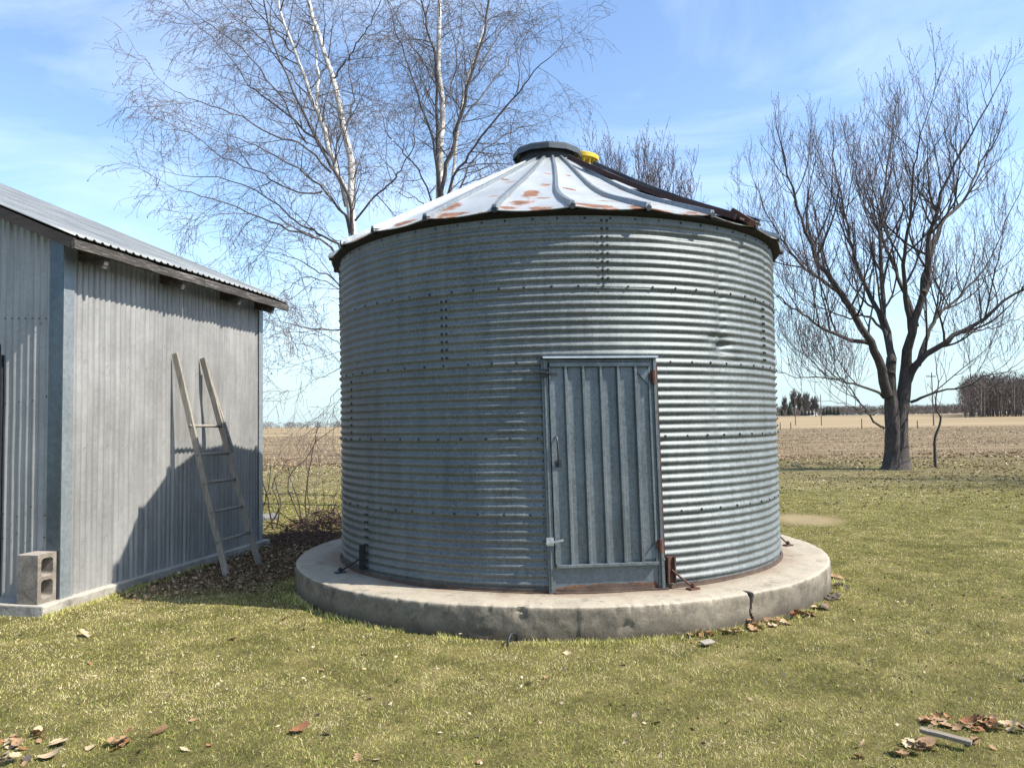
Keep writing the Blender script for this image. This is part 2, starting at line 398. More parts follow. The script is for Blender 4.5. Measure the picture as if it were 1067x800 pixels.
def blades(name, n, r0, r1, half, power, h0, h1, w, lean, mat, dryf, wgrow=5., parent=None, keep=None):
    u = RNG.random(n)
    if abs(power) < 1e-6: r = r0 * (r1 / r0) ** u
    else: r = (r0 ** power + u * (r1 ** power - r0 ** power)) ** (1 / power)
    th = RNG.uniform(-half, half, n)
    x = r * np.sin(th); y = r * np.cos(th)
    ok = ~blocked(x, y)
    if keep is not None: ok &= keep(x, y)
    x, y, r = x[ok], y[ok], r[ok]; n = len(x)
    h = RNG.uniform(h0, h1, n) * (.62 + .7 * fbm(x * 13, y * 13, 61, 2)); a = RNG.uniform(0, 2 * PI, n)
    ww = w * np.maximum(1, r / wgrow) * RNG.uniform(.6, 1.4, n)
    le = h * RNG.uniform(0, lean, n); b = RNG.uniform(0, 2 * PI, n)
    z = gz(x, y)
    V = np.zeros((n, 3, 3), np.float32)
    V[:, 0] = np.stack([x - np.cos(a) * ww, y - np.sin(a) * ww, z - .004], -1)
    V[:, 1] = np.stack([x + np.cos(a) * ww, y + np.sin(a) * ww, z - .004], -1)
    V[:, 2] = np.stack([x + np.cos(b) * le, y + np.sin(b) * le, z + h / np.sqrt(1 + (le / h) ** 2)], -1)
    d = np.clip(dryf(x, y, n), 0, 1)
    return mesh_np(name, V.reshape(-1, 3), np.arange(3 * n).reshape(-1, 3), 3, mat, parent, attr={'dry': np.repeat(d, 3)})

def lawn_dry(x, y, n):
    p = fbm(x * 1.1, y * 1.1, 3) * .55 + fbm(x * 5, y * 5, 9) * .45
    r = np.hypot(x, y)
    q = fbm(x * 12, y * 12, 41, 3)
    return .485 + (p - .5) * 1.35 + (q - .5) * .8 + RNG.normal(0, .27, n) + .08 * smooth((r - 13) / 8)
def lawn_keep(x, y):
    bare = np.hypot(x - 4.35, (y - 11.6) * .7) + .5 * fbm(x * 2.6, y * 2.6, 2) > .75
    return bare & (RNG.random(len(x)) > .72 * mould(x, y)) & (RNG.random(len(x)) > .65 * smooth((np.hypot(x, y) - 15) / 9))
g1 = blades('lawn_grass', 1050000, 2.7, 31, R_(41), .45, .008, .023, .0015, 2.1, M['grass'], lawn_dry, 4.2, keep=lawn_keep)
# taller uncut grass against the pad, the shed slab and the maple foot
def edge_grass():
    n = 9000; a = RNG.uniform(R_(-115), R_(115), n); r = PAD_R + .01 + np.abs(RNG.normal(0, .05, n)); x = BC[0] + r * np.sin(a); y = BC[1] - r * np.cos(a)
    m = 3200; t = RNG.uniform(-.3, 3.3, m); o = .085 + np.abs(RNG.normal(0, .03, m)); x2 = SO[0] + o * math.cos(SA) - t * math.sin(SA); y2 = SO[1] + o * math.sin(SA) + t * math.cos(SA)
    k = 900; b = RNG.uniform(0, 2 * PI, k); q = .38 + np.abs(RNG.normal(0, .15, k)); x3 = 11.25 + q * np.cos(b); y3 = 22.75 + q * np.sin(b)
    x = np.concatenate([x, x2, x3]); y = np.concatenate([y, y2, y3]); keep = (fbm(x * 2.2, y * 2.2, 77) > .42) ; x, y = x[keep], y[keep]; n = len(x)
    h = RNG.uniform(.015, .05, n) * (.5 + fbm(x * 3, y * 3, 78)); w = .0019 * np.maximum(1, np.hypot(x, y) / 4.5); a = RNG.uniform(0, 2 * PI, n); b = RNG.uniform(0, 2 * PI, n); le = h * RNG.uniform(.1, 1.1, n)
    V = np.zeros((n, 3, 3)); V[:, 0] = np.stack([x - np.cos(a) * w, y - np.sin(a) * w, 0 * x - .003], -1); V[:, 1] = np.stack([x + np.cos(a) * w, y + np.sin(a) * w, 0 * x - .003], -1); V[:, 2] = np.stack([x + np.cos(b) * le, y + np.sin(b) * le, h], -1)
    return mesh_np('edge_grass', V.reshape(-1, 3), np.arange(3 * n).reshape(-1, 3), 3, M['grass'], attr={'dry': np.repeat(np.clip(RNG.normal(.6, .25, n), 0, 1), 3)})
tag(edge_grass(), 'taller uncut straw grass along the pad, the shed slab and the maple foot', 'grass', kind='stuff')
tag(g1, 'short straw and green mown grass of the yard', 'grass', kind='stuff')

def field_dry(x, y, n): return .62 + RNG.normal(0, .2, n) + (fbm(x * .2, y * .6, 8) - .5) * 1.2
M['stubble'] = blade_mat('field_stubble', [(0., (.07, .05, .035)), (.4, (.2, .145, .09)), (.7, (.36, .275, .175)), (1., (.55, .44, .3))], .2)
g2 = blades('field_stubble', 60000, 29, 130, R_(40), .3, .04, .13, .006, 1.4, M['stubble'], field_dry, 9.,
            keep=lambda x, y: (y > 29 + 6 * (fbm(x * .3, y * .3, 6) - .5)) & (fbm(x * .25, y * .8, 31) > .42))
tag(g2, 'pale dead stubble over the brown field behind the yard', 'stubble', kind='stuff')

# ------------------------------------------------------------------ leaves
def leaf_mesh(k, seed, lobes):
    rg = random.Random(seed); n = 23; L = 1.0
    pts = []
    for i in range(n):
        t = i / (n - 1)
        w = .36 * math.sin(PI * min(1, t * .96 + .02)) ** .7
        if lobes: w *= .52 + .62 * abs(math.sin(t * PI * 3.4 + .3)) + rg.uniform(-.06, .06)
        pts.append((t, w))
    cu = rg.uniform(.2, 1.0); tw = rg.uniform(-.5, .5); fold = rg.uniform(.1, .5)
    vs, fs = [], []
    for t, w in pts:
        zc = .16 * cu * (2 * t - 1) ** 2; tt = tw * (t - .5)
        for s in (-1, -.5, 0, .5, 1):
            yy = s * w; zz = zc + fold * abs(yy) * .8 + tt * yy
            vs.append((t - .5, yy, zz))
    for i in range(n - 1):
        for j in range(4): fs.append((5 * i + j, 5 * i + 5 + j, 5 * i + 6 + j, 5 * i + 1 + j))
    b = len(vs); vs += [(-.5, -.012, vs[2][2]), (-.5, .012, vs[2][2]), (-.72, 0, vs[2][2] + .06)]; fs.append((b, b + 1, b + 2))
    zmin = min(v[2] for v in vs); vs = [(x, y, z - zmin) for x, y, z in vs]
    me = bpy.data.meshes.new('fallen_leaf'); me.from_pydata(vs, [], fs); me.update()
    me.polygons.foreach_set('use_smooth', np.ones(len(fs), bool)); me.materials.append(LEAFM[k]); return me
LEAVES = [[leaf_mesh(k, 10 * k + s, s != 2) for s in range(4)] for k in range(4)]
NLEAF = [0]
def leaf(x, y, z, kind, label, group, size=.09, tilt=.35):
    if blocked(x, y) and z < .02: return
    o = bpy.data.objects.new('fallen_leaf', LEAVES[kind][random.randrange(4)]); COL.objects.link(o)
    o.location = (x, y, z + .007); s = size * random.uniform(.75, 1.25); o.scale = (s, s * random.uniform(.8, 1.2), s * random.uniform(.7, 1.3))
    o.rotation_euler = (random.uniform(-tilt, tilt), random.uniform(-tilt, tilt), random.uniform(0, 2 * PI))
    tag(o, label, 'leaf', group); NLEAF[0] += 1
def heap(px, py, n, rx, ry, label, group, kinds, size=.056, zmax=.045):
    c = on_ground(px, py)
    for i in range(n):
        a = random.uniform(0, 2 * PI); q = random.random() ** .6
        x, y = c[0] + rx * q * math.cos(a), c[1] + ry * q * math.sin(a)
        d = math.hypot(x - BC[0], y - BC[1])
        if d < PAD_R + .05:
            k = (PAD_R + .04 + .10 * random.random() ** 2) / d; x, y = BC[0] + (x - BC[0]) * k, BC[1] + (y - BC[1]) * k
        leaf(x, y, zmax * (1 - q) * random.random(), random.choice(kinds), label, group, size * random.uniform(.7, 1.1), .55)
HR = 'leaf in the russet heap behind the weathered board'
heap(1000, 755, 34, .20, .10, HR, 'russet leaf heap by the board', [2, 2, 2, 1, 1, 0])
heap(1040, 757, 12, .10, .08, HR, 'russet leaf heap by the board', [0, 1, 0, 2])
heap(1024, 778, 4, .05, .05, 'russet leaf caught at the near side of the weathered board', 'leaves touching the board', [2, 1])
heap(958, 778, 5, .06, .04, 'tan leaf at the left end of the weathered board', 'leaves left of the board', [1, 0], .1)
heap(937, 786, 4, .10, .02, 'curled pale leaf left of the weathered board, near the photo edge', 'pale leaves left of the board', [0, 1], .08)
heap(1062, 762, 4, .05, .05, 'tan leaf at the right edge of the lawn beside the russet heap', 'leaves at the right edge', [0, 3, 1])
HL = 'tan leaf in the loose cluster at the front left of the lawn'
heap(22, 775, 16, .10, .16, HL, 'front left leaf cluster', [1, 1, 0, 2])
heap(8, 796, 10, .10, .06, HL, 'front left leaf cluster', [1, 0, 3])
heap(118, 778, 7, .11, .04, 'brown leaf in the small row right of the lobed pale leaf', 'small row of leaves on the front lawn', [1, 3, 2, 0], .08)
p = on_ground(61, 777); leaf(p[0], p[1], .01, 0, 'large pale lobed oak leaf lying flat at the front left of the lawn', None, .125, .2)
p = on_ground(53, 790); leaf(p[0], p[1], .01, 0, 'pale crumpled leaf just below the large lobed oak leaf', None, .1, .5)
p = on_ground(168, 766); leaf(p[0], p[1], .01, 1, 'single narrow golden tan leaf upright in the front lawn', None, .1, 1.2)
p = on_ground(88, 663); leaf(p[0], p[1], .01, 0, 'pale curled leaf in the lawn below the cement block', None, .11, .6)
p = on_ground(898, 780); leaf(p[0], p[1], .01, 0, 'small white leaf standing in the lawn left of the board', None, .06, 1.)
p = on_ground(312, 763); leaf(p[0], p[1], .01, 2, 'russet lobed leaf alone in the front lawn', None, .085, .5)
HP = 'dry leaf caught against the foot of the round pad'
for px, py, n, k in ((716, 656, 12, [2, 1, 2]), (745, 652, 8, [1, 1, 0]), (764, 648, 12, [1, 1, 0, 2]), (783, 645, 12, [0, 1, 0, 1]), (800, 640, 9, [2, 2, 3]), (815, 637, 9, [2, 3, 1]),
                     (833, 631, 6, [1, 0, 3]), (848, 622, 5, [1, 3]), (862, 612, 4, [1, 3]), (872, 602, 3, [1, 2]), (700, 660, 4, [3, 1])):
    heap(px, py, n, .11, .06, HP, 'leaves along the foot of the pad', k, .075)
for i in range(46):
    px, py = random.uniform(0, 1067), 640 + 158 * random.random() ** .9
    p = on_ground(px, py)
    if blocked(p[0], p[1]) or (300 < px < 880 and py < 668): continue
    leaf(p[0], p[1], 0, random.choice([3, 3, 3, 1, 0, 2]), 'small dry leaf scattered singly in the mown lawn', 'leaves scattered over the lawn', random.uniform(.028, .05), .7)

def flakes(name, n, samp, s0, s1, mat, dry, label, cat, lift=.03):
    x, y = samp(n); ok = ~blocked(x, y); x, y = x[ok], y[ok]; n = len(x)
    r = np.hypot(x, y); s = RNG.uniform(s0, s1, n) * np.maximum(1, r / 14)
    c = np.stack([x, y, gz(x, y) + RNG.uniform(.006, lift, n)], -1)
    a = RNG.normal(size=(n, 3)); a[:, 2] *= .5; a /= np.linalg.norm(a, axis=1)[:, None]
    b = RNG.normal(size=(n, 3)); b -= (b * a).sum(1)[:, None] * a; b /= np.linalg.norm(b, axis=1)[:, None]
    V = np.stack([c - a * s[:, None], c + b * s[:, None] * .55, c + a * s[:, None], c - b * s[:, None] * .55], 1)
    V[:, :, 2] = np.maximum(V[:, :, 2], (gz(x, y) + .003)[:, None])
    o = mesh_np(name, V.reshape(-1, 3), np.arange(4 * n).reshape(-1, 4), 4, mat, attr={'dry': np.repeat(np.clip(dry(n), 0, 1), 4)})
    return tag(o, label, cat, kind='stuff')
def s_border(n):
    y = 12 + 20 * RNG.random(n) ** .75; x = RNG.uniform(-.75, .75, n) * y
    k = fbm(x * .6, y * .9, 4) > .44; return x[k], y[k]
flakes('leaf_litter', 24000, s_border, .012, .028, M['litter'], lambda n: RNG.beta(1.3, 1.5, n) * 1.0, 'pale fallen leaves strewn across the far edge of the lawn', 'leaf litter')
def s_mould(n):
    x = RNG.uniform(-4.5, -1.2, n); y = RNG.uniform(6.2, 12.5, n)
    k = RNG.random(n) < mould(x, y); return x[k], y[k]
flakes('leaf_mould', 24000, s_mould, .010, .027, M['litter'], lambda n: RNG.normal(.5, .22, n), 'brown leaf mould on the ground between the shed and the pad', 'leaf litter', .04)
def s_bits(n):
    r = 2.9 + 11 * RNG.random(n) ** .9; t = RNG.uniform(-.7, .7, n); return r * np.sin(t), r * np.cos(t)
flakes('lawn_debris', 2200, s_bits, .006, .017, M['litter'], lambda n: np.where(RNG.random(n) < .5, .22, RNG.uniform(.6, 1, n)), 'tiny leaf crumbs and twigs scattered over the mown lawn', 'leaf crumbs', .035)

# ------------------------------------------------------------------ concrete pad
def build_pad():
    n = 1440; prof = []
    for k in range(14): prof.append((PAD_R, -.10 + (PAD_H + .07) * k / 13, 0))
    prof += [(PAD_R - .004, PAD_H - .012, 0), (PAD_R - .014, PAD_H - .003, 1), (PAD_R - .03, PAD_H, 1)]
    for r in np.linspace(PAD_R - .08, 1.9, 14): prof.append((r, PAD_H, 1))
    prof.append((0.01, PAD_H, 1))
    m = len(prof); V = np.zeros((n, m, 3)); cr = np.zeros((n, m))
    A = 2 * PI * np.arange(n) / n
    ca = 29.6   # azimuth of the crack
    for i, (r, z, top) in enumerate(prof):
        w = .016 * (fbm(A * 30, z * 25 + A * 0, 12) - .5) + .02 * (fbm(A * 3, z * 2 + A * 0, 13) - .5)
        chip = np.maximum(0, fbm(A * 16, z * 11 + A * 0, 14) - .70) * (.12 if not top else .05)
        if i >= 13 and i <= 16: chip = chip + np.maximum(0, fbm(A * 32, A * 0, 15) - .58) * .05
        rr = r + w - chip
        zz = z + .010 * (fbm(A * 4, r * 2 + A * 0, 16) - .5) - (chip * .5 if i >= 13 else 0)
        V[:, i] = np.stack([rr * np.sin(A), -rr * np.cos(A), zz if i > 0 else zz * 0 + z], -1)
        jag = ca + 1.1 * (vnoise(np.array([z * 22.]), np.array([3.]), 2)[0] - .5) + (z - .1) * 3
        d = np.abs(np.degrees(A) - jag); reach = 1.0 if r > PAD_R - .05 else 0.
        wd = (.12 + .3 * max(0, (z - .17) / .07)) if z < PAD_H - .02 else .38
        cr[:, i] = np.clip(1.6 - d / wd, 0, 1) * reach
        V[:, i, :2] *= (1 - .018 * cr[:, i])[:, None]
    idx = np.arange(n)[:, None] * m + np.arange(m - 1)[None]; idx2 = ((np.arange(n) + 1) % n)[:, None] * m + np.arange(m - 1)[None]
    Fc = np.stack([idx, idx2, idx2 + 1, idx + 1], -1).reshape(-1, 4)
    o = mesh_np('concrete_pad', V.reshape(-1, 3), Fc, 4, M['pad'], smooth_=True, attr={'crack': cr.ravel()})
    o.location = (BC[0], BC[1], 0)
    tag(o, 'round weathered concrete pad with a cracked rim under the grain bin', 'concrete pad')
    e = o.modifiers.new('edges', 'EDGE_SPLIT'); e.split_angle = R_(50)
build_pad()
hoop = MB(); c = on_ground(534, 662)
hoop.tube([(.075 * math.cos(t), 0, .075 * math.sin(t)) for t in np.linspace(-.4, PI + .4, 16)], .009, 6)
ho = hoop.build('pipe_hoop', M['dark_steel'], smooth_=True); ho.location = (c[0], BC[1] - PAD_R - .03, -.005); ho.rotation_euler = (0, 0, R_(62))
tag(ho, 'dark half-buried hoop at the foot of the pad front', 'hoop')
ck = MB(); ck.box(-.045, .045, -.03, .03, 0, .012)
co = ck.build('stone_chip', M['block'], bevel=.004); c = on_ground(737, 673); co.location = (c[0], c[1], .022); co.rotation_euler = (.1, -.06, .4)
tag(co, 'pale flat stone chip on the lawn in front of the pad', 'stone')

# ------------------------------------------------------------------ grain bin
WR, RING, NR, CORR, AMP = 2.15, .5715, 5, .0635, .0078
TOP = RING * NR
DOOR_AZ = 6.35
DHW = .40                       # half width of the opening
bin_ = empty('grain_bin', (BC[0], BC[1], PAD_H + .002), 0, 'round corrugated galvanised grain bin with a conical rust-stained roof', 'grain bin')
def pol(r, a, z): return (r * math.sin(a), -r * math.cos(a), z)

def dents(a_deg, z):
    """inward dents of the wall sheet; a in degrees"""
    d = 0
    for a0, z0, sa, sz, dep in ((36, 1.86, 2.0, .06, .028), (33, 1.93, 1.6, .035, .012), (40, 1.72, 4, .08, .01), (27, 2.70, 7, .05, .012), (48, 2.62, 3, .10, .010), (35.5, 2.15, .7, .45, .009), (33, 1.5, .6, .3, .007), (44, 2.66, 1., .14, .012), (58, 2.6, .8, .12, .01),
                                (-35, 1.55, 8, .12, .006), (-10, .95, 9, .2, .006), (62, .5, 5, .12, .008), (74, 1.9, 2, .06, .012), (78, 1.0, 2, .1, .012), (34, 1.3, 1.0, .35, .006)):
        d = d + dep * np.exp(-((a_deg - a0) / sa) ** 2 - ((z - z0) / sz) ** 2)
    return d

def build_wall():
    dz_ = math.degrees(math.asin(DHW / WR))
    az = np.linspace(DOOR_AZ + dz_, DOOR_AZ + 360 - dz_, 330)
    azd = np.linspace(DOOR_AZ - dz_, DOOR_AZ + dz_, 25)
    Vs, Fs, Ts, base = [], [], [], 0
    SEAMS = {4: 7.4, 3: -26.5, 2: -60., 1: -99., 0: -52.}
    def strip(A, zs, off):
        nonlocal base
        Ad, Z = np.meshgrid(A, zs, indexing='ij')
        ph = 2 * PI * Z / CORR
        amp = AMP * (1 - .85 * smooth((Z - (TOP - .085)) / .03))
        r = WR + off + amp * np.cos(ph) + .007 * (fbm(Ad * .05 + 50, Z * 1.3, 21) - .5) + .003 * (fbm(Ad * .35 + 90, Z * 5, 22) - .5)
        aw = (Ad + 180) % 360 - 180
        r = r - 1.8 * dents(aw, Z)
        a = np.radians(Ad); V = np.stack([r * np.sin(a), -r * np.cos(a), Z], -1)
        n0, n1 = Z.shape; i = (np.arange(n0 - 1)[:, None] * n1 + np.arange(n1 - 1)[None]).ravel() + base
        Vs.append(V.reshape(-1, 3)); Fs.append(np.stack([i, i + n1, i + n1 + 1, i + 1], -1)); base += n0 * n1
        k_ = int(round(off / .0032)); sh = np.floor(((aw - SEAMS[k_]) % 360) / 80.1); Ts.append((vnoise(sh * 7.3 + k_ * 3.1, sh * 0 + k_ * 5.7, 9)).ravel())
    hole_top = 1.735
    for k in range(NR):
        z0, z1 = k * RING - (.012 if k else 0), (k + 1) * RING
        zs = np.linspace(z0, z1, 9 * 10 + 1)
        strip(az, zs, .0032 * k)
        if z1 > hole_top:
            zz = zs[zs > hole_top] if z0 < hole_top else zs
            zz = np.concatenate([[max(hole_top, z0)], zz[1:] if zz[0] <= hole_top else zz])
            strip(azd, zz, .0032 * k)
    mesh_np('wall', np.concatenate(Vs), np.concatenate(Fs), 4, M['bin_wall'], bin_, True, attr={'tone': np.concatenate(Ts)})
build_wall()

# bolts ------------------------------------------------------------
def build_bolts():
    P = []
    def out(a): return (a + 180) % 360 - 180
    dz_ = math.degrees(math.asin((DHW + .05) / WR))
    for k in range(0, NR + 1):
        z = k * RING + (.018 if k == 0 else (-.045 if k == NR else .004))
        for a in np.arange(-180, 180, 5.3):
            aa = a + k * 1.7 + random.uniform(-.25, .25)
            if z < 1.75 and abs(out(aa - DOOR_AZ)) < dz_: continue
            P.append((aa, z, (.0105 if k else .012) * random.uniform(.8, 1.1)))
    for ring, a0 in ((4, 7.4), (4, -72.5), (4, 88), (3, -26.5), (3, 54.), (2, -60.), (2, 68), (1, -99), (1, 83), (0, -52)):
        for j in range(9):
            for s in ((-.55, .55) if ring != 2 else (0,)):
                zz = ring * RING + (j + .5) * CORR + CORR * .5
                if j < 8: P.append((a0 + s, zz - .0, .0118))
    for s in (-1, 1):
        for j in range(26):
            P.append((DOOR_AZ + s * (math.degrees(math.asin((DHW + .055) / WR))), .05 + j * .0663, .0065))
    mb = MB(); mb.lathe([(0.0001, .006), (.45, .006), (.75, .004), (1., -.002)], 7)
    P.sort(key=lambda p: abs((p[0] + 180 - 8) % 360 - 180))
    me = None; rest = []
    prof = [(0, .6), (.5, .6), (.5, .15), (1., .15), (1., -.3)]
    def verts(R):
        vs = []
        for k in range(6):
            t = 2 * PI * k / 6
            for r, h in prof[1:]: vs.append((R * r * math.cos(t), -R * h, R * r * math.sin(t)))
        m = 4; fs = [tuple(k * m for k in range(5, -1, -1))]
        for k in range(6):
            k2 = (k + 1) % 6
            for i in range(m - 1): fs.append((k * m + i, k * m + i + 1, k2 * m + i + 1, k2 * m + i))
        return vs, fs
    vs, fs = verts(1.)
    me = bpy.data.meshes.new('bolt'); me.from_pydata(vs, [], fs); me.update(); me.materials.append(M['bolt'])
    big = MB()
    for i, (a, z, R) in enumerate(P):
        ar = math.radians(a); aw = (a + 180) % 360 - 180
        r = WR + AMP * math.cos(2 * PI * z / CORR) - 1.8 * float(dents(np.array(aw), np.array(z))) + .002 + .0032 * (z // RING)
        loc = pol(r, ar, z)
        if i < 100:
            o = bpy.data.objects.new('bolt', me); COL.objects.link(o); o.parent = bin_
            o.location = loc; o.rotation_euler = (0, 0, ar); o.scale = (R, R, R)
        else:
            big.add([(v[0] * R, v[1] * R, v[2] * R) for v in vs], fs, Matrix.Translation(loc) @ Matrix.Rotation(ar, 4, 'Z'))
    o = big.build('bolts', M['bolt'], bin_); o['kind'] = 'stuff'
build_bolts()

# base angle and rust strip ----------------------------------------
ba = MB(); ba.lathe([(WR + .006, .0), (WR + .024, .0), (WR + .024, .006), (WR + .012, .008), (WR + .012, .03), (WR + .006, .03)], 160, closed=True)
M['base_angle'] = flat_mat('rusted_base_angle', (.085, .058, .042), .9, .1, .7, 9)
ba.build('base_angle', M['base_angle'], bin_)

# door --------------------------------------------------------------
DP = math.sqrt(WR ** 2 - (DHW + .03) ** 2) + .012          # distance of the door plane from the axis
DM = Matrix.Rotation(R_(DOOR_AZ), 4, 'Z') @ Matrix.Translation((0, -DP, 0)) @ Matrix(((1, 0, -.018, .016), (0, 1, 0, 0), (0, 0, 1, 0), (0, 0, 0, 1)))
def dbuild(mb, name, mat, parent, **kw):
    mb.v = [tuple(DM @ Vector(v)) for v in mb.v]; return mb.build(name, mat, parent, **kw)
fr = MB()
fr.box(-.445, -.395, -.016, .05, 0, 1.745); fr.box(-.43, -.415, -.03, -.0165, .02, 1.74)
fr.box(.395, .445, -.016, .05, 0, 1.745); fr.box(.412, .434, -.034, -.0165, .0, 1.74)
fr.box(-.394, .394, -.016, .06, 1.715, 1.745); fr.box(-.445, .445, -.075, .03, 1.746, 1.756)
dbuild(fr, 'door_frame', M['bin_door'], bin_, bevel=.003)
rj = MB(); rj.box(.4355, .4475, -.022, -.0165, .25, 1.70); dbuild(rj, 'jamb_rust', M['rusty'], bin_)
hd = MB(); hd.box(-.44, .44, -.082, -.076, 1.742, 1.757); dbuild(hd, 'header_strip', M['steel_bright'], bin_)
sl = MB(); sl.box(-.394, .394, -.006, .006, .0, .205); so_ = dbuild(sl, 'sill_panel', M['bin_sill'], bin_)
rs = MB()
xs_ = np.linspace(-.394, .394, 30)
top_e = [.018 + .045 * max(0, 1 - abs(x - .02) / .33) ** .8 + random.uniform(-.004, .004) for x in xs_]
for i in range(29):
    rs.add([(xs_[i], -.008, 0), (xs_[i + 1], -.008, 0), (xs_[i + 1], -.008, top_e[i + 1]), (xs_[i], -.008, top_e[i]),
            (xs_[i], -.0065, 0), (xs_[i + 1], -.0065, 0), (xs_[i + 1], -.0065, top_e[i + 1]), (xs_[i], -.0065, top_e[i])], [(0, 1, 2, 3), (7, 6, 5, 4), (3, 2, 6, 7)])
rs.box(-.40, .46, -.035, -.0095, 0., .012)
dbuild(rs, 'rust_edge', M['base_angle'], bin_)
# door leaf with five raised ribs as one formed sheet
xsn = [-.388]
prof = [(-.388, -.016)]
for k in range(5):
    c = -.262 + k * .134
    prof += [(c - .020, -.016), (c - .012, -.050), (c + .004, -.050), (c + .020, -.016)]
prof += [(.388, -.016)]
dl = MB(); zs = np.linspace(.215, 1.70, 12); vs = []; fs = []
for z in zs:
    for x, y in prof: vs.append((x, y + .004 * (vnoise(np.array([x * 6]), np.array([z * 3]), 3)[0] - .5), z))
m = len(prof)
for i in range(len(zs) - 1):
    for j in range(m - 1): fs.append((i * m + j, i * m + j + 1, i * m + m + j + 1, i * m + m + j))
dl.add(vs, fs); dl.box(-.388, .388, -.012, -.002, .215, 1.70)
door = dbuild(dl, 'door', M['bin_door'], bin_)
for y0_, z0_, z1_ in ((-.05, 1.68, 1.712), (-.056, .19, .214)):
    rl = MB(); rl.box(-.388, .388, y0_, -.0135, z0_, z1_); dbuild(rl, 'door_rail', M['bin_door'], door, bevel=.003)
for x0_, x1_ in ((-.392, -.38), (.372, .389)):
    st_ = MB(); st_.box(x0_, x1_, -.032, -.0135, .215, 1.68); dbuild(st_, 'door_stile', M['bin_door'], door, bevel=.002)
for z, s in ((1.66, -1), (.23, 1)):
    gs = MB(); gs.add([(.371, -.03, z), (.371, -.03, z + s * .12), (.27, -.03, z), (.371, -.024, z), (.371, -.024, z + s * .12), (.27, -.024, z)],
                      [(0, 1, 2), (5, 4, 3), (0, 2, 5, 3), (1, 0, 3, 4), (2, 1, 4, 5)])
    dbuild(gs, 'corner_gusset', M['bin_sill'] if z < 1 else M['bin_door'], door)
hn = MB(); hn.tube([(-.352, -.02, 1.16), (-.352, -.05, 1.155), (-.35, -.062, 1.12), (-.345, -.062, 1.02), (-.342, -.052, .96), (-.342, -.02, .955)], [.008] * 6, 8)
dbuild(hn, 'handle', M['cap'], door, smooth_=True)
hp = MB(); hp.box(-.362, -.322, -.026, -.0185, .93, .985); hp.tube([(-.342, -.0262, .957), (-.342, -.04, .957)], .014, 8); dbuild(hp, 'handle_plate', M['dark_steel'], door)
for z, s in ((1.635, 1), (.385, -1)):
    lt = MB(); lt.box(-.455, -.40, -.043, -.031, z - .03, z + .03); lt.beam((-.46, -.05, z + .012 * s), (-.33, -.056, z - .012 * s), .012, .014)
    dbuild(lt, 'latch', M['dark_steel'] if z > 1 else M['steel_bright'], door)
for z, h in ((1.60, .05), (.33, .05)):
    hg = MB(); hg.tube([(.41, -.045, z - h), (.41, -.045, z + h)], .016, 8); hg.box(.375, .40, -.042, -.032, z - h * .5, z + h * .5)
    dbuild(hg, 'hinge', M['rusty'], door)

# anchor brackets ----------------------------------------------------
def anchor(az, mat, rodaz, h=.22, rodr=2.33, w=.034):
    b = MB(); A = Matrix.Rotation(R_(az), 4, 'Z') @ Matrix.Translation((0, -WR, 0))
    b.box(-w, w, -.03, -.011, .04, .04 + h, A); b.box(-w, -w + .012, -.05, -.0305, .04, .04 + h, A); b.box(w - .012, w, -.05, -.0305, .04, .04 + h, A)
    o = b.build('anchor_bracket', mat, bin_)
    r = MB(); p0 = A @ Vector((0, -.04, .14)); p1 = Vector(pol(rodr, R_(rodaz), .014))
    r.tube([p0, p1], .0085, 6); ra = MB()
    r.box(-.045, .045, -.03, .03, 0, .012, Matrix.Translation((p1.x, p1.y, 0.0)) @ Matrix.Rotation(.5, 4, 'Z'))
    r.tube([(p1.x, p1.y, .0), (p1.x, p1.y, .045)], .011, 6); r.tube([(p1.x, p1.y, .02), (p1.x, p1.y, .036)], .021, 6)
    r.build('tie_rod', mat if mat is M['dark_steel'] else M['rusty'], o)
anchor(-53, M['dark_steel'], -58, .21, 2.30, .02)
anchor(19.8, M['rusty'], 23.2, .20, 2.27)
anchor(88, M['rusty'], 86, .10, 2.3, .02)

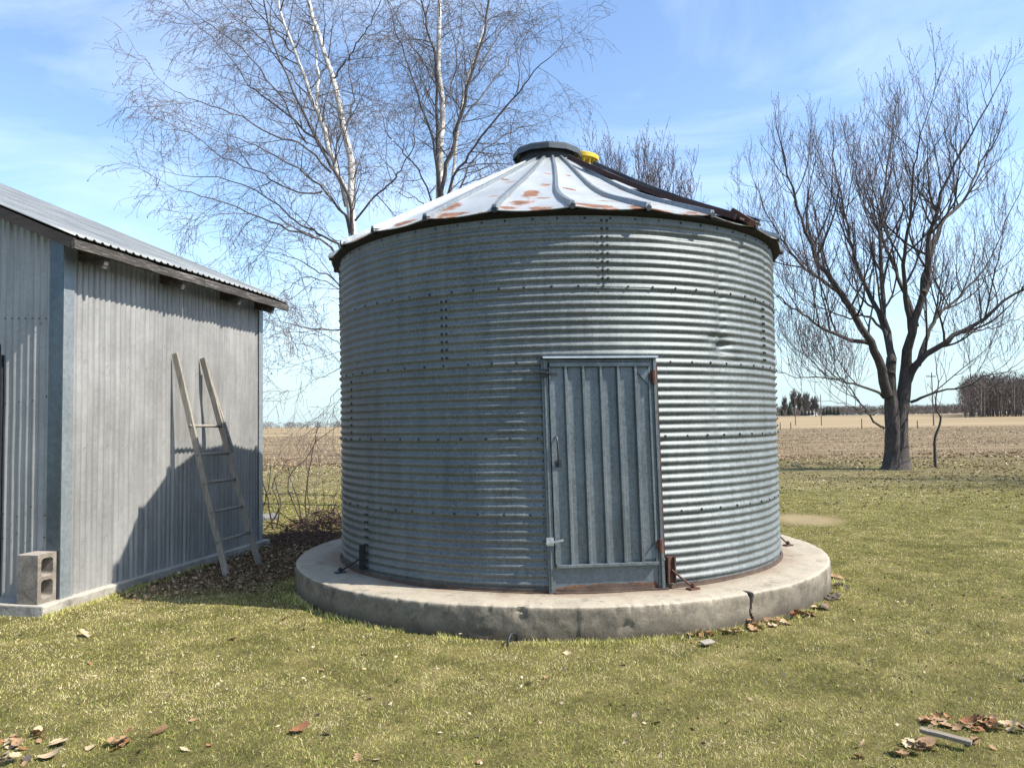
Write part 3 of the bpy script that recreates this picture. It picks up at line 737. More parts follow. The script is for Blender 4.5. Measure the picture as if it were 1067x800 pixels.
# roof ----------------------------------------------------------------
ER = 2.255; CR = .30; NPAN = 24; R0 = 0.8
def roof_z(r, a_deg):
    aw = (np.asarray(a_deg) + 180) % 360 - 180
    t = (np.asarray(r) - CR) / (ER - CR)
    z = TOP + .022 + 1.06 * (1 - t)
    z = z - .095 * np.exp(-((aw - 20) / 26) ** 2) * np.sin(PI * np.clip(t, 0, 1)) ** 1.3
    z = z - .04 * np.exp(-((aw - 70) / 22) ** 2) * np.sin(PI * np.clip(t, 0, 1))
    return z
def twist(r, a_deg):
    aw = (np.asarray(a_deg) + 180) % 360 - 180
    t = np.clip((np.asarray(r) - CR) / (ER - CR), 0, 1)
    return -2.6 * np.exp(-((aw - 10) / 22) ** 2) * np.sin(PI * t ** 1.6)
RUST = [(-15, 1.78, 2.5, .05, .9), (-24, 2.16, 5, .04, .9), (-38, 2.12, 4, .06, .9), (-52, 2.15, 5, .06, .8), (15, 2.17, 3, .04, .8), (28, 2.17, 4, .04, .7), (-14, 1.45, 4, .02, .7), (-26, 1.1, 5, .02, .6), (12, 1.9, 4, .025, .7),
        (-36, 1.75, 4, .025, .7), (-55, 1.7, 5, .05, .8), (-68, 2.1, 6, .1, .9), (38, 2.1, 4, .05, .7), (18, 1.15, 4, .02, .7), (26, 1.85, 5, .025, .6), (-31, .8, 5, .02, .5), (40, 1.5, 4, .03, .6), (-7.5, 1.62, 3.6, .11, 1.), (-9.5, 1.98, 4, .07, .75), (6, 2.12, 5.5, .06, 1.), (-28, 1.92, 3.0, .10, .9), (-46, 2.0, 3, .12, .8), (5.5, 1.35, 4.5, .03, .85), (13, 1.6, 3, .03, .5),
        (-4, 1.3, 4, .03, .8), (-3.5, 1.85, 3, .03, .7), (-5, .9, 5, .02, .6), (8, .85, 5, .02, .6), (23, 1.5, 4, .05, .9), (34, 1.9, 3, .06, .5), (-20, 1.2, 4, .03, .6),
        (-19, 1.7, 3.5, .03, .6), (-33, 1.4, 4, .03, .5), (2, 1.9, 2, .02, .5), (20, 2.15, 4, .04, .6), (45, 2.0, 3, .05, .5), (-60, 1.9, 4, .1, .7), (-75, 1.8, 5, .15, .7), (31, 1.2, 4, .03, .5), (-12, 2.15, 3, .05, .7)]
def build_roof():
    na, nr = 24 * 14, 42
    A = np.linspace(0, 360, na, endpoint=False) + R0; Rr = np.linspace(CR - .02, ER, nr)
    Ad, Rm = np.meshgrid(A, Rr, indexing='ij')
    fr_ = ((Ad - R0) % 15) / 15
    Rc = Rm * (math.cos(R_(7.5)) / np.cos(np.radians((fr_ - .5) * 15)))      # flat panels
    Rc = Rm * .1 + Rc * .9
    At = Ad + twist(Rm, Ad)
    Z = roof_z(Rm, Ad) + .010 * (fbm(Ad * .12 + 40, Rm * 4, 33) - .5) - .010 * np.sin(PI * fr_) * np.sin(PI * (Rm / ER)) - .020 * np.sin(PI * fr_) * smooth((Rm - 1.8) / .45) 
    a = np.radians(At)
    V = np.stack([Rc * np.sin(a), -Rc * np.cos(a), Z], -1)
    rust = np.zeros_like(Ad); aw = (Ad + 180) % 360 - 180
    for a0, r0, sa, sr, s in RUST: rust = np.maximum(rust, 1.0 * s * np.exp(-((aw - a0) / (.78 * sa)) ** 2 - ((Rm - r0) / np.where(Rm > r0, 1.9 * sr, .65 * sr)) ** 2))
    rust = np.maximum(rust, .5 * smooth((fbm(Ad * .22, Rm * 2, 91) - .5) / .12) * smooth((Rm - 2.02) / .2)); rust = np.maximum(rust, .55 * smooth((fbm(Ad * .5, Rm * 9, 92) - .6) / .1) * np.exp(-(((Ad - R0 + 7.5) % 15 - 7.5) / 1.6) ** 2))
    # folded lip under the eave
    lip = V[:, -1].copy(); lip[:, 2] -= .005; lip[:, :2] *= .999
    lip2 = lip.copy(); lip2[:, :2] *= .985
    V = np.concatenate([V, lip[:, None], lip2[:, None]], 1); rust = np.concatenate([rust, rust[:, -1:], rust[:, -1:]], 1); nr += 2
    i = np.arange(na)[:, None] * nr + np.arange(nr - 1)[None]; j = ((np.arange(na) + 1) % na)[:, None] * nr + np.arange(nr - 1)[None]
    o = mesh_np('roof', V.reshape(-1, 3), np.stack([i, j, j + 1, i + 1], -1).reshape(-1, 4), 4, M['bin_roof'], bin_, True, attr={'rust': rust.ravel()})
    e = o.modifiers.new('edges', 'EDGE_SPLIT'); e.split_angle = R_(40)
    return o
roof = build_roof()
ev = MB(); ev.lathe([(WR + .013, TOP - .004), (ER - .03, TOP + .006), (ER - .02, TOP - .006), (ER - .04, TOP - .014), (WR + .013, TOP - .026)], 144)  # added black ring, stands in for the shade under the roof overhang
M['eave'] = flat_mat('painted_eave_shade', (.009, .008, .0075), .9, .1, .6, 12)
ev.build('eave_shade_ring', M['eave'], roof)
M['rib'] = galvanised('roof_rib_metal', (.13, .15, .16), (.28, .305, .31), .5, .42)
for k in range(NPAN):
    a = R0 + 15 * k; vs = []; fs = []; prof = [(-.026, -.004), (-.017, .038), (.015, .038), (.022, -.004)]
    rr = np.linspace(CR + .02, ER + .012, 22)
    for r in rr:
        at_ = math.radians(a + float(twist(r, a))); z = float(roof_z(min(r, ER), a)); sc_ = .55 + .45 * (r / ER)
        c, s = math.cos(at_), math.sin(at_)
        for w, h in prof: vs.append((r * s + w * sc_ * c, -r * c + w * sc_ * s, z + h * sc_))
    for i in range(len(rr) - 1):
        for j in range(3): fs.append((4 * i + j, 4 * i + j + 1, 4 * i + 5 + j, 4 * i + 4 + j))
    fs += [(4 * len(rr) - 4, 4 * len(rr) - 3, 4 * len(rr) - 2, 4 * len(rr) - 1), (0, 3, 2, 1)]
    MB().add(vs, fs).build('roof_rib', M['rib'], roof)
    ec = MB(); r = ER + .004; at_ = math.radians(a); c, s = math.cos(at_), math.sin(at_); z = float(roof_z(ER, a))
    ec.tube([(r * .985 * s, -r * .985 * c, z + .002), (r * 1.004 * s, -r * 1.004 * c, z - .002)], [.030, .026], 5)
    ec.build('rib_end', M['dark_steel'], roof)
# cap
cap = empty('vent_cap', (-.035, 0, TOP + 1.045)); cap.parent = bin_
cl = MB(); cl.lathe([(.285, -.03), (.285, .15), (.27, .15), (.27, -.03)], 32, closed=True); cl.build('collar', M['dark_steel'], cap, True, split=40)
fl = MB(); fl.lathe([(.285, .035), (.345, -.012), (.345, -.02), (.285, .025)], 24, closed=True); fl.build('collar_flange', M['rib'], cap)
ld = MB(); ld.lathe([(.001, .225), (.2, .212), (.345, .185), (.362, .165), (.362, .115), (.352, .115), (.33, .15), (.001, .165)], 12); ld.build('lid', M['cap'], cap)
# yellow lid
yl = empty('plastic_lid', (BC[0] + .355, BC[1] + .12, PAD_H + TOP + 1.185), 0, 'yellow plastic lid lying on the bin roof beside the vent cap', 'lid')
yl.rotation_euler = (R_(4), R_(7), 0)
yb = MB(); yb.lathe([(.001, .062), (.145, .060), (.158, .052), (.160, .016), (.152, .012), (.135, .045), (.001, .05)], 40); yb.build('lid_top', M['yellow'], yl, True, split=40)
yr = MB()
for k in range(12):
    t = 2 * PI * k / 12; yr.box(-.008, .008, -.125, -.11, -.12, .0445, Matrix.Rotation(t, 4, 'Z'))
yr.build('lid_ribs', M['yellow'], yl)
# roof ladder
def slope_pt(r, az, side, lift):
    a = R_(az); z = float(roof_z(r, az)); c, s = math.cos(a), math.sin(a)
    return Vector((r * s + side * c, -r * c + side * s, z + lift))
LAZ = 44.
rlad = empty('roof_ladder', (0, 0, 0)); rlad.parent = bin_
for sd, mt, lift, h in ((-.19, M['rust_dark'], .012, .045), (.19, M['cap'], .03, .055)):
    r_ = MB(); P_ = [slope_pt(r, LAZ, sd, lift + .01) for r in np.linspace(.42, 2.22, 8)]
    for p, q in zip(P_[:-1], P_[1:]): r_.beam(p, q, .03, h)
    r_.build('rail', mt, rlad)
for r0, r1 in ((.62, .88), (1.14, 1.42), (1.66, 1.78), (1.95, 2.25)):
    q = MB(); vs = [slope_pt(r, LAZ, s, l) for r in (r0, r1) for s in (-.174, .174) for l in (.010, .032)]
    q.add(vs, [(0, 2, 3, 1), (4, 5, 7, 6), (0, 1, 5, 4), (2, 6, 7, 3), (1, 3, 7, 5), (0, 4, 6, 2)]); q.build('step_plate', M['rust_dark'], rlad)
hk = MB(); hk.beam(slope_pt(2.12, LAZ + 1, -.05, .06), slope_pt(2.27, LAZ + 1.5, -.05, .01), .20, .05); hk.build('bent_hook', M['rusty'], rlad)

# ------------------------------------------------------------------ shed
shed = empty('metal_shed', (SO[0], SO[1], 0), SA, 'metal sided shed with a sloping corrugated roof and peeling fascia boards', 'shed')
SLAB = .09; WL = 3.26; WH = 3.145; SW = 8.6; SLOPE = .425
def corr_wall(length, h_of, seed, pitch=.0685, amp=.0125, sheet=.61):
    """sheet siding in the local x-z plane, bulging towards -y; returns V, F"""
    rg = np.random.default_rng(seed); n = int(length / pitch * 10); s = np.linspace(0, length, n)
    sh = np.floor(s / sheet).astype(int); jit = rg.uniform(-.25, .25, sh.max() + 2); am = rg.uniform(.75, 1.15, sh.max() + 2)
    rb = rg.uniform(.45, 1.2, int(length / pitch) + 3); rbi = rb[np.floor(s / pitch + .5).astype(int)]
    y = -amp * am[sh] * rbi * np.cos(2 * PI * s / pitch + jit[sh] * .0) - .004 * ((s / sheet) % 1)
    flat = ((s / sheet) % 1 > .9); y = np.where(flat, y - .002, y)
    zs = np.linspace(0, 1, 24)
    V = np.zeros((n, 24, 3)); 
    for j, z in enumerate(zs):
        H = h_of(s); zz = SLAB + (H - SLAB) * z
        bend = .02 * (fbm(s * 1.6, zz * 1.1, seed + 3) - .5) + .012 * np.exp(-((zz - SLAB) / .25) ** 2) * (fbm(s * 9, zz * 6, seed + 5) - .5) * 2
        V[:, j] = np.stack([s, y + bend, zz], -1)
    i = (np.arange(n - 1)[:, None] * 24 + np.arange(23)[None]).ravel()
    return V.reshape(-1, 3), np.stack([i, i + 24, i + 25, i + 1], -1)
V, Fc = corr_wall(WL, lambda s: WH + s * 0, 5)
V = np.stack([-V[:, 1], V[:, 0], V[:, 2]], -1); mesh_np('long_wall', V, Fc, 4, M['shed_wall'], shed, True)
V, Fc = corr_wall(SW / 2, lambda s: WH + .0 + s * SLOPE, 8)
V = np.stack([-V[:, 0], V[:, 1], V[:, 2]], -1)
keepd = ~((V[:, 0] < -.615) & (V[:, 0] > -1.6) & (V[:, 2] < 2.12))
mesh_np('gable_wall', V, Fc[keepd[Fc].all(1)][:, ::-1], 4, M['shed_wall'], shed, True)
rest = MB()
rest.box(-SW, -.03, WL - .06, WL, SLAB, WH + .05); rest.box(-SW - .02, -SW, .02, WL, SLAB, WH); rest.add([(-SW, WL - .03, WH), (-.03, WL - .03, WH), (-SW / 2, WL - .03, WH + SW / 2 * SLOPE)], [(0, 1, 2)])
rest.add([(-SW, 0, SLAB), (-SW / 2, 0, SLAB), (-SW / 2, 0, WH + SW / 2 * SLOPE), (-SW, 0, WH)], [(0, 1, 2, 3)])
rest.build('rear_wall', M['shed_wall'], shed)
# corner flashings
ft = MB(); ft.box(-.115, .02, -.022, -.014, SLAB, WH + .04); ft.build('corner_flashing', M['trim_shaded'], shed, bevel=.002)
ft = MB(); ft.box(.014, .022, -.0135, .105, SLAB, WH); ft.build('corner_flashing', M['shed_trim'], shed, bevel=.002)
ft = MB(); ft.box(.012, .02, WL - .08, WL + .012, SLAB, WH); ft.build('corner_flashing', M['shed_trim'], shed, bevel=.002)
# nails of the siding
nm = MB(); nm.lathe([(.001, .4), (.6, .3), (1., -.2)], 7); me_n = nm.build('nail', M['bolt'], shed); me_n.scale = (.0075,) * 3; me_n.rotation_euler = (R_(90), 0, 0); me_n.location = (-.2, -.018, 2.42)
def nail(x, y, z, side):
    o = me_n.copy(); COL.objects.link(o); o.location = (x, y, z); o.rotation_euler = (R_(90), 0, 0) if side == 'g' else (0, R_(90), 0)
    if side != 'g': o.scale = (.0048,) * 3
for k in range(7): nail(-.137 - .0685 * 1.0 * k - .02, -.016, 2.46 + .003 * k, 'g')
for z in (1.75, .82, .6):
    for k in range(4): nail(-.14 - .137 * k, -.016, z + random.uniform(-.05, .05), 'g')
for z in (.55, 1.35, 2.1):
    for k in range(11): nail(.019, .25 + .274 * k, z + random.uniform(-.02, .02), 'l')
# door at the left
dr = MB(); dr.box(-1.55, -.655, .02, .05, SLAB + .02, 2.08); dd = dr.build('door', M['shed_wall'], shed)
df = MB(); df.box(-.665, -.585, -.026, .04, SLAB, 2.16); df.box(-1.62, -.666, -.026, .04, 2.10, 2.16); df.box(-1.62, -1.56, -.026, .04, SLAB, 2.09); df.build('door_frame', M['dark_steel'], shed)
dk = MB(); dk.tube([(-.76, .019, 1.05), (-.76, -.03, 1.05)], .012, 8); dk.tube([(-.76, -.03, 1.05), (-.76, -.06, 1.05)], .028, 10); dk.build('door_knob', M['dark_steel'], dd)
# roof
OV, OF, OB = .30, .22, .17
def shed_roof(sign):
    L = OF + WL + OB; pitch = .098; n = int(L / pitch * 10); s = np.linspace(-OF, WL + OB, n); m = 14
    run = np.linspace(-OV, SW / 2, m)      # distance up from the wall plane
    V = np.zeros((n, m, 3))
    for j, d in enumerate(run):
        z = WH + .075 + d * SLOPE + np.maximum(.022 * np.cos(2 * PI * s / pitch), .004) + .015 * (fbm(s * 1.3, s * 0 + d, 3) - .5)
        V[:, j] = np.stack([(-d if sign > 0 else -SW + d) + s * 0, s + .02 * (vnoise(np.full(n, d * 2), s * 0, 3) - .5) * (s > WL), z], -1)
    i = (np.arange(n - 1)[:, None] * m + np.arange(m - 1)[None]).ravel()
    Fc = np.stack([i, i + 1, i + m + 1, i + m], -1)
    o = mesh_np('roof_sheet', V.reshape(-1, 3), Fc if sign > 0 else Fc[:, ::-1], 4, M['shed_roof'], shed, True)
    sd = o.modifiers.new('thickness', 'SOLIDIFY'); sd.thickness = .004; sd.offset = -1
shed_roof(1); shed_roof(-1)
fa = MB()
zE = WH + .055 - OV * SLOPE
fa.beam((OV - .025, -OF + .01, zE - .035), (OV - .025, 1.6, zE - .04), .03, .078, n=10, jit=.004); fa.beam((OV - .022, 1.61, zE - .035), (OV - .024, WL + OB - .01, zE - .046), .03, .082, n=10, jit=.005)
fa.build('fascia_board', M['fascia'], shed)
rk = MB(); Lr = 3.
def rake(y):
    p = (OV - .04, y, WH + .012 - (OV - .04) * SLOPE); q = (-Lr, y, WH + .012 + Lr * SLOPE)
    return p, q
p, q = rake(-OF + .03); rk.beam(p, q, .03, .088, n=14, jit=.003); rk.build('rake_board', M['rake'], shed)
rk = MB(); p, q = rake(WL + OB - .03); rk.beam(p, q, .03, .088); rk.build('rake_board', M['rake'], shed)
for y in (.20, 1.30, 2.35, 3.1):
    rt = MB(); rt.beam((OV - .045, y, zE - .115), (-.05, y, WH - .09), .05, .10); rt.build('rafter_tail', M['fascia'], shed)
sf = MB(); sf.add([(-.02, -.0, WH - .005), (-.02, WL, WH - .005), (-.02, WL, WH + .07), (-.02, 0, WH + .07)], [(0, 1, 2, 3)]); sf.build('wall_plate', M['fascia'], shed)
fd = MB(); fd.box(-2.2, .075, -.25, WL + .10, -.05, SLAB); fd.build('foundation', M['slab'], shed, bevel=.012)

# ------------------------------------------------------------------ cement block
def cement_block():
    # stands on end; the cored face looks along local +x
    H, D, Wd = .40, .195, .195; t = .034; nz = 2
    b = MB(); cores = [(.034, .185), (.215, .366)]
    # outer shell as a frame of webs
    b.box(-D, 0, 0, t, 0, H); b.box(-D, 0, Wd - t, Wd, 0, H)
    b.box(-D, 0, t, Wd - t, 0, .034); b.box(-D, 0, t, Wd - t, .185, .215); b.box(-D, 0, t, Wd - t, .366, H)
    me = bpy.data.meshes.new('cement_block'); 
    import bmesh
    bm = bmesh.new(); vs = [bm.verts.new(v) for v in b.v]
    for f in b.f: bm.faces.new([vs[i] for i in f])
    bmesh.ops.remove_doubles(bm, verts=bm.verts, dist=1e-5)
    # drop faces shared by two webs
    seen = {}
    for f in list(bm.faces):
        k = tuple(sorted(v.index for v in f.verts)); 
    bm.to_mesh(me); bm.free(); me.materials.append(M['block'])
    o = link('cement_block', me); bv = o.modifiers.new('bevel', 'BEVEL'); bv.width = .004; bv.segments = 2
    o.location = (0, 0, SLAB + .001); return o
# built as one clean profile: outer rectangle with two rounded holes, extruded
def block_mesh():
    H, Wd, D = .40, .195, .195
    def rr(y0, y1, z0, z1, rad, n=5):
        pts = []
        for cy, cz, a0 in ((y1 - rad, z1 - rad, 0), (y0 + rad, z1 - rad, 90), (y0 + rad, z0 + rad, 180), (y1 - rad, z0 + rad, 270)):
            for k in range(n): t = R_(a0 + 90 * k / (n - 1)); pts.append((cy + rad * math.cos(t), cz + rad * math.sin(t)))
        return pts
    loops = [rr(0, Wd, 0, H, .006), rr(.036, Wd - .036, .036, .186, .03), rr(.036, Wd - .036, .214, .364, .03)]
    import bmesh
    bm = bmesh.new(); edges = []
    for lp in loops:
        vs = [bm.verts.new((0, y, z)) for y, z in lp]
        edges += [bm.edges.new((vs[i], vs[(i + 1) % len(vs)])) for i in range(len(vs))]
    r = bmesh.ops.triangle_fill(bm, use_beauty=True, edges=edges)
    fcs = [g for g in r['geom'] if isinstance(g, bmesh.types.BMFace)]
    # keep only faces inside the outer outline and outside the holes
    for f in list(fcs):
        c = f.calc_center_median()
        for (z0, z1) in ((.036, .186), (.214, .364)):
            if .036 < c.y < Wd - .036 and z0 < c.z < z1:
                n_in = sum(1 for v in f.verts if .03 < v.co.y < Wd - .03 and z0 - .001 <= v.co.z <= z1 + .001)
                if n_in == 3: bm.faces.remove(f); fcs.remove(f); break
    ex = bmesh.ops.extrude_face_region(bm, geom=[f for f in bm.faces])
    bmesh.ops.translate(bm, vec=(-D, 0, 0), verts=[g for g in ex['geom'] if isinstance(g, bmesh.types.BMVert)])
    bmesh.ops.recalc_face_normals(bm, faces=bm.faces)
    me = bpy.data.meshes.new('cement_block'); bm.to_mesh(me); bm.free(); me.materials.append(M['block'])
    return me
cb = link('cement_block', block_mesh())
cc, ss = math.cos(SA), math.sin(SA)
lx, ly = -.005, -.222
cb.location = (SO[0] + lx * cc - ly * ss, SO[1] + lx * ss + ly * cc, SLAB + .001); cb.rotation_euler = (0, 0, SA)
tag(cb, 'grey two-core cement block standing on end at the shed corner', 'cement block')

# ------------------------------------------------------------------ wooden ladder leaning on the shed
def shed_pt(lx, ly, z): return Vector((SO[0] + lx * cc - ly * ss, SO[1] + lx * ss + ly * cc, z))
lad = empty('wooden_ladder', tuple(shed_pt(.6, 1.77, 0)), 0, 'weathered wooden ladder leaning against the shed wall', 'ladder')
LO = Vector(lad.location)
LB, LT = shed_pt(.645, 1.46, .0), shed_pt(.045, 1.458, 2.28)
RB, RTp = shed_pt(.645, 2.09, .0), shed_pt(.045, 1.94, 2.27)
nrm = Vector((cc, ss, 0))
def rail(p, q, w=.075, h=.032):
    m_ = MB(); m_.beam(p - LO, q - LO, h * .9, w * .86, up=nrm, n=16, jit=.0022); return m_.build('side_rail', M['wood_ladder'], lad, bevel=.004)
rail(LB, LT); rail(RB, RTp)
sp_ = MB(); sp_.beam(RB.lerp(RTp, .54) - LO + nrm * .03 + Vector((0, .036, 0)), RTp - LO + nrm * .03 + Vector((0, .036, -.14)), .028, .06, up=nrm); sp_.build('splice_board', M['wood_ladder'], lad)
for k, f in enumerate((.155, .285, .415, .54, .67)):
    a_, b_ = LB.lerp(LT, f), RB.lerp(RTp, f + (.0 if k else .005))
    m_ = MB(); m_.tube([a_ - LO - (b_ - a_).normalized() * .02, b_ - LO + (b_ - a_).normalized() * .02], .0165, 8); m_.build('rung', M['wood_ladder'], lad, True)

# board on the lawn
bd = MB(); bd.beam((-.19, 0, 0), (.19, 0, 0), .035, .018, n=6, jit=.0012)
bo = bd.build('board', M['wood_grey'], bevel=.002); a_, b_ = Vector(on_ground(959, 771)), Vector(on_ground(1013, 783)); bo.location = (a_ + b_) / 2 + Vector((0, 0, .045))
bo.rotation_euler = (0, .05, math.atan2(b_.y - a_.y, b_.x - a_.x)); bo.scale = ((b_ - a_).length / .38,) * 1 + (1.1, 1)
tag(bo, 'short weathered grey board lying in the front lawn beside russet leaves', 'board')
# pale slab behind the shed
sb = MB(); sb.box(-.2, .2, -.16, .16, -.03, .07); sbo = sb.build('stone_slab', M['slab_dark'], bevel=.03); c = on_ground(276, 541); sbo.location = (c[0], c[1], 0); sbo.rotation_euler = (.05, -.04, .4)
tag(sbo, 'small grey stone lying in the grass behind the shed corner', 'stone')

# ------------------------------------------------------------------ trees
def nrmz(v):
    l = math.sqrt(v[0] * v[0] + v[1] * v[1] + v[2] * v[2]) or 1; return (v[0] / l, v[1] / l, v[2] / l)
class Tree:
    """collects tapered branches; batches them into tube meshes"""
    def __init__(s, P, seed): s.P = P; s.rg = random.Random(seed); s.br = {}; s.tips = []
    def put(s, key, pts, rads): s.br.setdefault(key, []).append((pts, rads))
    def grow(s, p, d, L, r, lvl):
        P = s.P; g = s.rg.gauss; n = P['seg'][lvl]; pts = [p]; rr = [r]
        lid = P.get('lid')
        if lid and p[2] + d[2] * L > lid(p[0] + d[0] * L): L *= .42
        st = L / n; w = P['wig'][lvl]; tr = P['trop'][lvl]
        rend = max(P['rmin'], r * P['taper'])
        for i in range(n):
            d = nrmz((d[0] + g(0, w), d[1] + g(0, w), d[2] + g(0, w) + tr))
            p = (p[0] + d[0] * st, p[1] + d[1] * st, p[2] + d[2] * st); pts.append(p); rr.append(r + (rend - r) * (i + 1) / n)
        s.put(lvl, pts, rr)
        if lvl < P['max']: s.sprout(pts, rr, L, lvl)
        else: s.tips.append(pts[-1])
    def sprout(s, pts, rr, L, lvl, t0=None, dens=None):
        P = s.P; rg = s.rg; n = len(pts) - 1
        k = (dens if dens else P['dens'][lvl]) * L; k = int(k) + (rg.random() < k % 1)
        t0 = P['t0'][lvl] if t0 is None else t0
        for c in range(k):
            t = t0 + (1 - t0) * ((c + rg.random()) / max(1, k)); x = t * n; i = min(n - 1, int(x)); f = x - i
            a, b = pts[i], pts[i + 1]; q = (a[0] + (b[0] - a[0]) * f, a[1] + (b[1] - a[1]) * f, a[2] + (b[2] - a[2]) * f)
            d = nrmz((b[0] - a[0], b[1] - a[1], b[2] - a[2])); ang = math.radians(rg.gauss(P['ang'][lvl], 10))
            v = nrmz((rg.gauss(0, 1), rg.gauss(0, 1), rg.gauss(0, 1) + P['side_up'][lvl])); dt = v[0] * d[0] + v[1] * d[1] + v[2] * d[2]
            v = nrmz((v[0] - d[0] * dt, v[1] - d[1] * dt, v[2] - d[2] * dt))
            ca, sa = math.cos(ang), math.sin(ang); nd = nrmz((d[0] * ca + v[0] * sa, d[1] * ca + v[1] * sa, d[2] * ca + v[2] * sa))
            cl = P['len'][lvl] * rg.uniform(.55, 1.25) * (1.15 - .65 * t)
            cr = min((rr[i] + (rr[i + 1] - rr[i]) * f) * .6, P['rad'][lvl])
            s.grow(q, nd, cl, max(cr, P['rmin']), lvl + 1)
        if t0 < 1 and lvl >= 0:      # leader continues
            d = nrmz(tuple(pts[-1][j] - pts[-2][j] for j in range(3))); s.grow(pts[-1], d, P['len'][lvl] * rg.uniform(.5, .9), max(rr[-1] * .9, P['rmin']), lvl + 1)
    def mesh(s, name, keys, mat, parent, origin=(0, 0, 0), sides=4, jit=0):
        Vs, Fs, base = [], [], 0; groups = {}
        for k in keys:
            for pts, rads in s.br.get(k, ()): groups.setdefault(len(pts), []).append((pts, rads))
        for n, lst in groups.items():
            Pn = np.array([l[0] for l in lst]) - np.array(origin); Rn = np.array([l[1] for l in lst]); B = len(lst)
            T = np.gradient(Pn, axis=1); T /= np.linalg.norm(T, axis=2)[..., None] + 1e-9
            ref = np.where(np.abs(T[:, :1, 2:3]) > .9, np.array([[[1., 0, .1]]]), np.array([[[.1, .05, 1.]]]))
            a = np.cross(T, np.broadcast_to(ref, T.shape)); a /= np.linalg.norm(a, axis=2)[..., None] + 1e-9; b = np.cross(T, a)
            th = 2 * PI * np.arange(sides) / sides
            rn = Rn[..., None] * (1 + (jit * (RNG.normal(size=(B, 1, sides)) + .6 * RNG.normal(size=(B, n, sides))) if jit else 0))
            V = Pn[:, :, None, :] + rn[..., None] * (a[:, :, None, :] * np.cos(th)[None, None, :, None] + b[:, :, None, :] * np.sin(th)[None, None, :, None])
            Vs.append(V.reshape(-1, 3))
            i = (np.arange(B)[:, None, None] * n * sides + np.arange(n - 1)[None, :, None] * sides); k0 = np.arange(sides)[None, None]; k1 = (np.arange(sides) + 1)[None, None] % sides
            Fs.append((np.stack([i + k0, i + k1, i + sides + k1, i + sides + k0], -1)).reshape(-1, 4) + base); base += B * n * sides
        return mesh_np(name, np.concatenate(Vs), np.concatenate(Fs), 4, mat, parent, True)
    def buds(s, name, mat, parent, origin, size, frac=1.):
        T = np.array([t for t in s.tips if s.rg.random() < frac]) - np.array(origin); n = len(T)
        sz = RNG.uniform(.6, 1.3, n)[:, None, None] * size
        o = np.array([[1, 0, 0], [-.5, .87, 0], [-.5, -.87, 0], [0, 0, 1.6], [0, 0, -1.]]) * sz
        V = (T[:, None, :] + o).reshape(-1, 3); f = np.array([[0, 1, 3], [1, 2, 3], [2, 0, 3], [1, 0, 4], [2, 1, 4], [0, 2, 4]])
        return mesh_np(name, V, (f[None] + 5 * np.arange(n)[:, None, None]).reshape(-1, 3), 3, mat, parent)

def path(pxs, Y0, Y1, n=14, jit=0, rg=random):
    """limb path through sighted directions with depth going from Y0 to Y1; Catmull-Rom resampled"""
    m = len(pxs); P3 = [np.array(at(u, v, Y0 + (Y1 - Y0) * i / max(1, m - 1))) for i, (u, v) in enumerate(pxs)]
    P3 = [2 * P3[0] - P3[1]] + P3 + [2 * P3[-1] - P3[-2]]; out = []
    for k in range(n + 1):
        x = k / n * (m - 1); i = min(m - 2, int(x)); t = x - i; a, b, c, d = P3[i:i + 4]
        q = .5 * (2 * b + (c - a) * t + (2 * a - 5 * b + 4 * c - d) * t * t + (3 * b - a - 3 * c + d) * t ** 3)
        if 0 < k < n and jit: q = q + np.array([rg.gauss(0, jit) for _ in range(3)])
        out.append(tuple(q))
    return out
def plen(pts): return sum(math.dist(a, b) for a, b in zip(pts[:-1], pts[1:]))

MAPLE = dict(max=4, seg={0: 6, 1: 6, 2: 5, 3: 4, 4: 3}, wig={0: .08, 1: .09, 2: .11, 3: .13, 4: .16}, trop={0: .05, 1: .17, 2: .18, 3: .19, 4: .17},
             taper=.45, rmin=.0041, dens={0: 1.6, 1: 2.5, 2: 3.5, 3: 3.6}, t0={0: .25, 1: .15, 2: .15, 3: .15}, ang={0: 45, 1: 40, 2: 40, 3: 38},
             side_up={0: .9, 1: .7, 2: .6, 3: .6}, len={0: 2.3, 1: 1.15, 2: .6, 3: .36}, rad={0: .036, 1: .017, 2: .009, 3: .0062})

